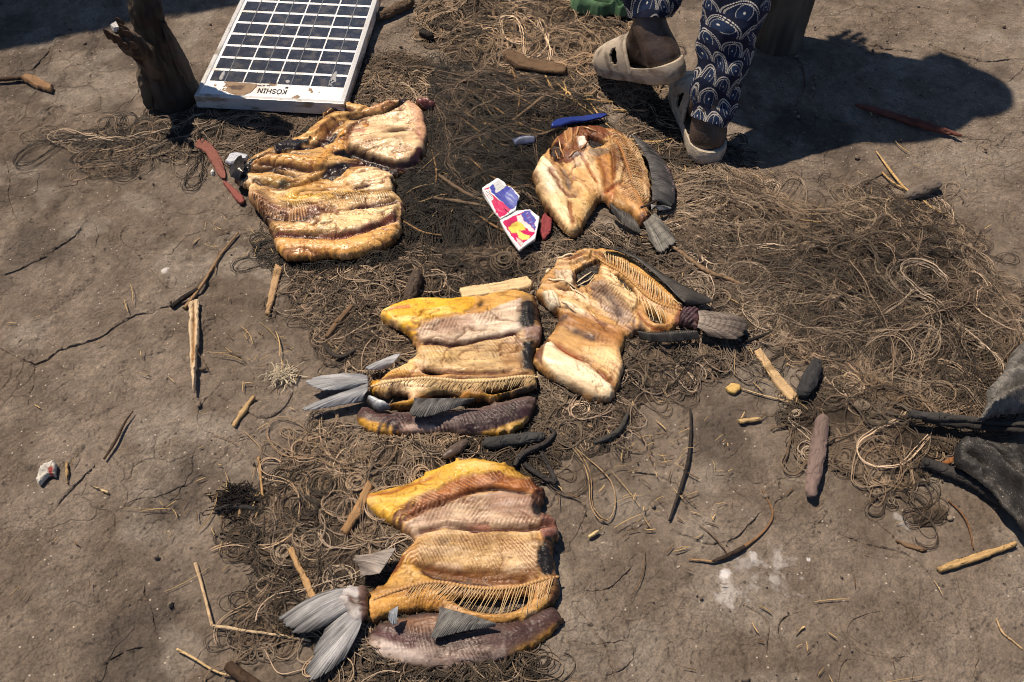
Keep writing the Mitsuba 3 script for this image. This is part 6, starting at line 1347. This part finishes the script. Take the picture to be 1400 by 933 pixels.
plank('paper_scrap', 'crumpled white and red wrapper on the left clay', 'wrapper', [(50, 656), (56, 638), (66, 634), (74, 630), (78, 636), (76, 652), (66, 650), (60, 656), (54, 662)], C(200, 196, 188), .007, .003, 49, amp=.6, feats=[('R', XY([(66, 642), (74, 640), (74, 652), (68, 652)], .01), .003, 0, C(150, 60, 54), .9), ('L', XY([(56, 650), (66, 640)], .01), .004, -.004, C(90, 96, 90), .7)])
def shred():
    K = thing('fibre_tuft', 'white shredded fibre tuft on the clay left of the pale tail', 'fibre tuft')
    g = np.random.default_rng(5); c0 = Q(386, 512, .004); n = 110
    a = c0+g.normal(0, 1, (n, 3))*[.010, .008, .003]; d = g.normal(0, 1, (n, 3))*[.007, .007, .002]
    t = np.linspace(-1, 1, 6)[None, :, None]; p = a[:, None]+d[:, None]*t+g.normal(0, .0012, (n, 6, 3)); p[..., 2] = np.maximum(p[..., 2], gz(p[..., :2])+.001)
    m, c = tubes(p, .0007, 4, C(226, 212, 186)*g.uniform(.6, 1.2, (n, 1, 1)), cap=True); scene[K] = mikit.ply(m, 'mat_matte', smooth=True, color=np.clip(c, 0, .9))
    K = thing('burnt_tuft', 'black burnt tuft of twine left of the coiled net', 'burnt twine')
    c0 = Q(322, 684, .003); n = 260
    a = c0+g.normal(0, 1, (n, 3))*[.013, .011, .003]; d = g.normal(0, 1, (n, 3))*[.007, .006, .002]
    p = a[:, None]+d[:, None]*t+g.normal(0, .002, (n, 6, 3)); p[..., 2] = np.maximum(p[..., 2], gz(p[..., :2])+.001)
    m, c = tubes(p, .0009, 4, C(34, 30, 30)*g.uniform(.6, 1.6, (n, 1, 1)), cap=True); scene[K] = mikit.ply(m, 'mat_matte', smooth=True, color=c)
shred()
stick('charred_stick', 'black stick lying through the burnt tuft', 'stick', [(294, 697), (318, 692), (350, 696)], [.004, .005, .003], C(50, 48, 48), seed=50)
stick('rubber_strip', 'black rubbery cord looped right of the lowest fish, upper', 'cord', [(704, 640), (708, 628), (722, 618), (744, 610), (760, 594), (752, 588)], [.004, .005, .0045, .004, .004, .003], C(62, 58, 56), seed=51, z=[.004])
stick('rubber_strip', 'black rubbery cord bent to a point right of the lowest fish', 'cord', [(716, 636), (728, 646), (748, 658), (762, 664), (752, 644), (740, 622)], [.004, .0045, .004, .0045, .0035, .003], C(58, 54, 54), seed=52, z=[.004])
stick('rubber_strip', 'black branching rubber cord at the tip of the grey net', 'cord', [(812, 606), (834, 598), (850, 586), (858, 566)], [.003, .0055, .0045, .003], C(66, 64, 62), seed=53)
stick('charred_stick', 'black twisted stick half buried in the net near the left', 'stick', [(486, 478), (468, 490), (452, 484), (442, 470)], [.003, .004, .004, .003], C(60, 54, 50), seed=54)
stick('charred_stick', 'brown stick in the dark net left of the yellow flap', 'stick', [(446, 462), (462, 440), (482, 418)], [.004, .006, .004], C(120, 96, 74), seed=55, wob=.3)
stick('charred_stick', 'thin dark stick along the grey net towards the checked tail', 'stick', [(1010, 470), (1036, 462), (1060, 452)], [.003, .003, .002], C(40, 36, 34), seed=56)

# ---- flattened snack packet, printed card
def packet():
    k = crop(640, 240, 8.483); K = thing('packet', 'flattened white, blue and magenta fruit packet on the dark net', 'packet')
    z = .030
    E = lambda p: XY(k(p), z)
    W_, BL, MG, YL = C(250, 250, 252), C(58, 66, 168), C(206, 10, 96), C(246, 214, 92)
    up = E([(162, 192), (330, 82), (352, 80), (425, 124), (448, 172), (470, 170), (500, 180), (600, 272), (572, 330), (552, 408), (470, 456), (375, 506), (300, 420), (230, 320), (185, 250)])
    f = [('R', E([(235, 185), (285, 148), (480, 175), (600, 275), (552, 400), (500, 420), (400, 350), (300, 255)]), .0012, 0, BL, 1.), ('R', E([(430, 260), (500, 195), (590, 280), (540, 390), (450, 330)]), .002, 0, C(112, 124, 200), .7), ('R', E([(280, 148), (352, 92), (440, 178), (338, 245)]), .0008, 0, C(206, 210, 214), .95),
         ('R', E([(192, 205), (228, 186), (290, 262), (400, 350), (500, 412), (470, 440), (375, 494), (300, 395), (225, 270)]), .0009, 0, MG, 1.), ('R', E([(206, 222), (244, 204), (302, 302), (266, 328)]), .0006, 0, W_, 1.)]
    for q in range(6): f.append(('R', E([(222+q*8.5, 232+q*15), (254+q*8, 218+q*14.5), (257+q*8, 224+q*14.5), (225+q*8.5, 238+q*15)]), .0003, 0, C(60, 60, 66), .85))
    f += [('L', E([(300, 180), (390, 130)]), .0012, 0, C(150, 156, 160), .6), ('L', E([(330, 210), (410, 160)]), .0012, 0, C(150, 156, 160), .6), ('L', E([(340, 400), (420, 430)]), .0014, .0006, C(240, 120, 170), .6), ('L', E([(460, 240), (540, 300)]), .0014, .0006, C(190, 200, 236), .7), ('L', E([(440, 280), (530, 340)]), .0014, .0006, C(190, 200, 236), .7)]
    n = np.array([.3, .95])
    m, c = slab(up, z, .0022, .003, W_, f, s=.0009, jag=.0003, soft=0, seed=81, floor=.0012, rough=.0012, crease=0, vary=.05, lift=lambda q: .010*sst(0, .08, q[:, 1]-up[:, 1].min()))
    put('back_panel', m, 'mat_semi', color=c, parent=K, smooth=True)
    lo = E([(366, 520), (470, 470), (560, 412), (640, 404), (720, 398), (770, 440), (828, 482), (808, 600), (780, 738), (690, 800), (592, 872), (500, 740), (420, 620)])
    f = [('R', E([(402, 548), (560, 452), (640, 420), (720, 405), (772, 520), (772, 690), (690, 760), (600, 832), (500, 700)]), .0008, 0, MG, 1.), ('R', E([(596, 448), (640, 418), (724, 404), (768, 500), (772, 640), (720, 580), (650, 500)]), .0010, 0, C(78, 84, 176), 1.),
         ('R', E([(560, 470), (600, 452), (700, 560), (772, 660), (740, 660), (650, 600), (590, 540)]), .0012, 0, C(250, 232, 230), .9), ('R', E([(472, 612), (520, 560), (580, 535), (650, 560), (662, 640), (600, 640), (560, 672), (505, 680)]), .0010, .0004, YL, 1.), ('R', E([(568, 632), (610, 650), (660, 690), (728, 700), (700, 752), (630, 764), (585, 720)]), .0010, .0004, C(246, 230, 120), 1.),
         ('R', E([(560, 720), (600, 752), (640, 790), (606, 826), (570, 780)]), .0014, 0, C(252, 214, 206), .9), ('L', E([(520, 600), (600, 580)]), .0016, 0, C(240, 184, 70), .8), ('L', E([(600, 690), (690, 722)]), .0014, 0, C(226, 196, 80), .7), ('L', E([(590, 800), (640, 770)]), .0012, 0, C(186, 30, 60), .8)]
    for q in range(7): f.append(('L', E([(664+q*14, 452+q*24), (688+q*13, 440+q*25)]), .0011, 0, C(226, 60, 70) if q % 2 else C(250, 220, 224), .9))
    f.append(('L', E([(716, 410), (742, 450), (790, 512)]), .0012, .0008, W_, .9))
    m, c = slab(lo, z, .0022, .003, W_, f, s=.0009, jag=.0003, soft=0, seed=82, floor=.0012, rough=.0010, crease=0, vary=.05)
    put('front_panel', m, 'mat_semi', color=c, parent=K, smooth=True)
packet()

# ---- cloth and rubber at the edges
def drape(outline, z0, h, seed, folds, s=.0035, thick=.012):
    m, c = slab(outline, z0, thick, .02, (1, 1, 1), [('L', f[0], f[1], f[2], None, 0) for f in folds], s=s, seed=seed, jag=.002, floor=.02, rough=.003, crease=0)
    return m, c
g4 = crop(780, 0, 3.589)
Kc = thing('green_cloth', 'crumpled green cloth at the top edge left of the lifted clog', 'cloth')
gE = lambda p: XY(g4(p), .04)
m, c = slab(gE([(-10, -60), (330, -60), (330, 20), (250, 66), (205, 42), (150, 62), (80, 45), (10, 46)]), .03, .05, .03, C(88, 122, 92), [('L', gE([(20, 30), (120, 10), (220, -20)]), .008, .016, C(110, 146, 112), .7), ('L', gE([(200, 45), (240, 10), (320, -30)]), .006, .016, C(120, 152, 120), .7), ('L', gE([(60, 0), (160, 35), (260, 20)]), .006, -.012, C(48, 76, 56), .7), ('L', gE([(230, 50), (290, 10)]), .005, -.012, C(48, 76, 56), .7)], s=.003, seed=91, crease=0, vary=.2, floor=.03)
scene[Kc] = mikit.ply(m, 'mat_matte', smooth=True, color=c)
r5 = crop(1220, 460, 3.588)
Ks = thing('sack', 'wrinkled pale grey sack with a dark mouth at the right edge', 'sack')
sE = lambda p: XY(r5(p), .05)
m, c = slab(sE([(420, 405), (452, 370), (470, 330), (478, 290), (470, 250), (520, 200), (560, 150), (590, 70), (640, 30), (760, 10), (860, 120), (860, 330), (760, 360), (646, 356), (560, 364), (500, 380)]), .042, .05, .035, (1, 1, 1), [('L', sE([(450, 395), (560, 320), (660, 285), (800, 280)]), .010, .016, None, 0), ('L', sE([(450, 350), (550, 290), (640, 265), (780, 250)]), .007, -.014, None, 0), ('L', sE([(520, 230), (600, 210), (720, 180)]), .010, .010, None, 0), ('L', sE([(560, 180), (650, 150), (720, 120)]), .006, -.010, None, 0)], s=.0032, seed=92, crease=0, floor=.03, rough=.003)
scene[Ks] = mikit.ply(m, 'mat_sack', smooth=True)
Kb = thing('rubber_sheet', 'crumpled dusty black rubber glove-like sheet at the right edge', 'rubber sheet')
bE = lambda p: XY(r5(p), .04)
m, c = slab(bE([(308, 590), (312, 548), (330, 515), (370, 498), (430, 512), (500, 520), (600, 530), (760, 540), (860, 700), (860, 1000), (720, 980), (650, 930), (610, 870), (560, 830), (520, 770), (480, 730), (440, 690), (380, 650), (330, 625)]), .034, .032, .030, (1, 1, 1), [('L', bE([(340, 560), (420, 600), (480, 660)]), .005, -.012, None, 0), ('L', bE([(380, 510), (470, 560), (560, 660), (640, 760)]), .005, -.014, None, 0), ('L', bE([(600, 560), (660, 640), (740, 760)]), .008, .012, None, 0), ('L', bE([(520, 760), (600, 830), (680, 920)]), .006, -.014, None, 0), ('L', bE([(360, 520), (440, 560), (520, 640), (600, 740), (700, 880)]), .012, .014, None, 0), ('L', bE([(440, 530), (520, 600), (610, 700), (720, 800)]), .007, -.020, None, 0), ('L', bE([(430, 660), (470, 680), (490, 720)]), .007, -.016, None, 0), ('L', bE([(500, 690), (540, 740), (620, 800)]), .008, -.020, None, 0), ('L', bE([(560, 700), (650, 790), (720, 860)]), .010, .012, None, 0)], s=.003, seed=93, crease=0, floor=.03, rough=.008)
scene[Kb] = mikit.ply(m, 'mat_rubber', smooth=True)
stick('rubber_strip', 'upper of two black rubber strips running in from the right edge', 'rubber strip', [(1243, 566), (1262, 569), (1296, 572), (1350, 577), (1410, 581)], [.006, .008, .006, .0055, .0055], C(66, 64, 63), seed=94, dz=.024, wob=.35)
stick('rubber_strip', 'lower of two black rubber strips running in from the right edge', 'rubber strip', [(1262, 574), (1310, 582), (1360, 586), (1410, 590)], [.004, .0055, .005, .005], C(52, 50, 50), seed=95, dz=.018, wob=.25)
stick('charred_stick', 'flat charred stick sliding under the black rubber sheet', 'stick', [(1262, 632), (1290, 642), (1326, 656), (1350, 672), (1390, 700)], [.008, .010, .010, .010, .009], C(58, 56, 56), seed=96, wob=.3)
plank('dry_leaf', 'orange-brown leaf wedged against the black rubber sheet', 'leaf', r5([(240, 620), (272, 595), (304, 588), (302, 622), (272, 634)]), C(150, 100, 62), .004, .012, 97)

# ---- straw and chaff too small to tell apart
def chaff():
    g = np.random.default_rng(17)
    cl = [(285, 680, 40, 18, 20), (370, 480, 50, 30, 40), (330, 330, 40, 20, 24), (880, 660, 60, 50, 60), (930, 640, 40, 50, 40), (1040, 560, 40, 30, 14), (720, 250, 90, 60, 60), (760, 140, 80, 40, 50), (900, 220, 60, 30, 40), (1050, 500, 40, 30, 10), (700, 470, 350, 200, 70), (1150, 800, 220, 110, 12), (200, 620, 180, 200, 40), (1000, 250, 80, 40, 24), (1120, 880, 40, 30, 10), (1240, 240, 100, 60, 14), (340, 640, 40, 50, 24), (1150, 340, 120, 60, 20)]
    P3, Rs, Cs = [], [], []
    for cx, cy, sx, sy, n in cl:
        for _ in range(n):
            p = Q(g.normal(cx, sx), g.normal(cy, sy), .0015); th = g.uniform(0, np.pi); L = g.uniform(.003, .012)*(1+2.2*(g.random() < .12)); b = g.normal(0, .10)
            t = np.linspace(-1, 1, 5); q = np.stack([p[0]+L*t*np.cos(th+b*t), p[1]+L*t*np.sin(th+b*t), 0*t], 1); q[:, 2] = top_at(q[:, :2])+.002+.003*g.random()
            P3.append(q); Rs.append(g.uniform(.0004, .0011)); Cs.append((C(206, 176, 128) if g.random() < .6 else C(120, 96, 72))*g.uniform(.6, 1.2))
    m, c = tubes(np.array(P3), np.array(Rs)[:, None]*np.array([.5, 1, 1, .9, .5]), 4, np.array(Cs)[:, None], cap=True)
    put('chaff', m, 'mat_matte', color=np.clip(c, 0, .9), label='loose straw, bark crumbs and chaff scattered over clay and nets', kind='stuff')
chaff()
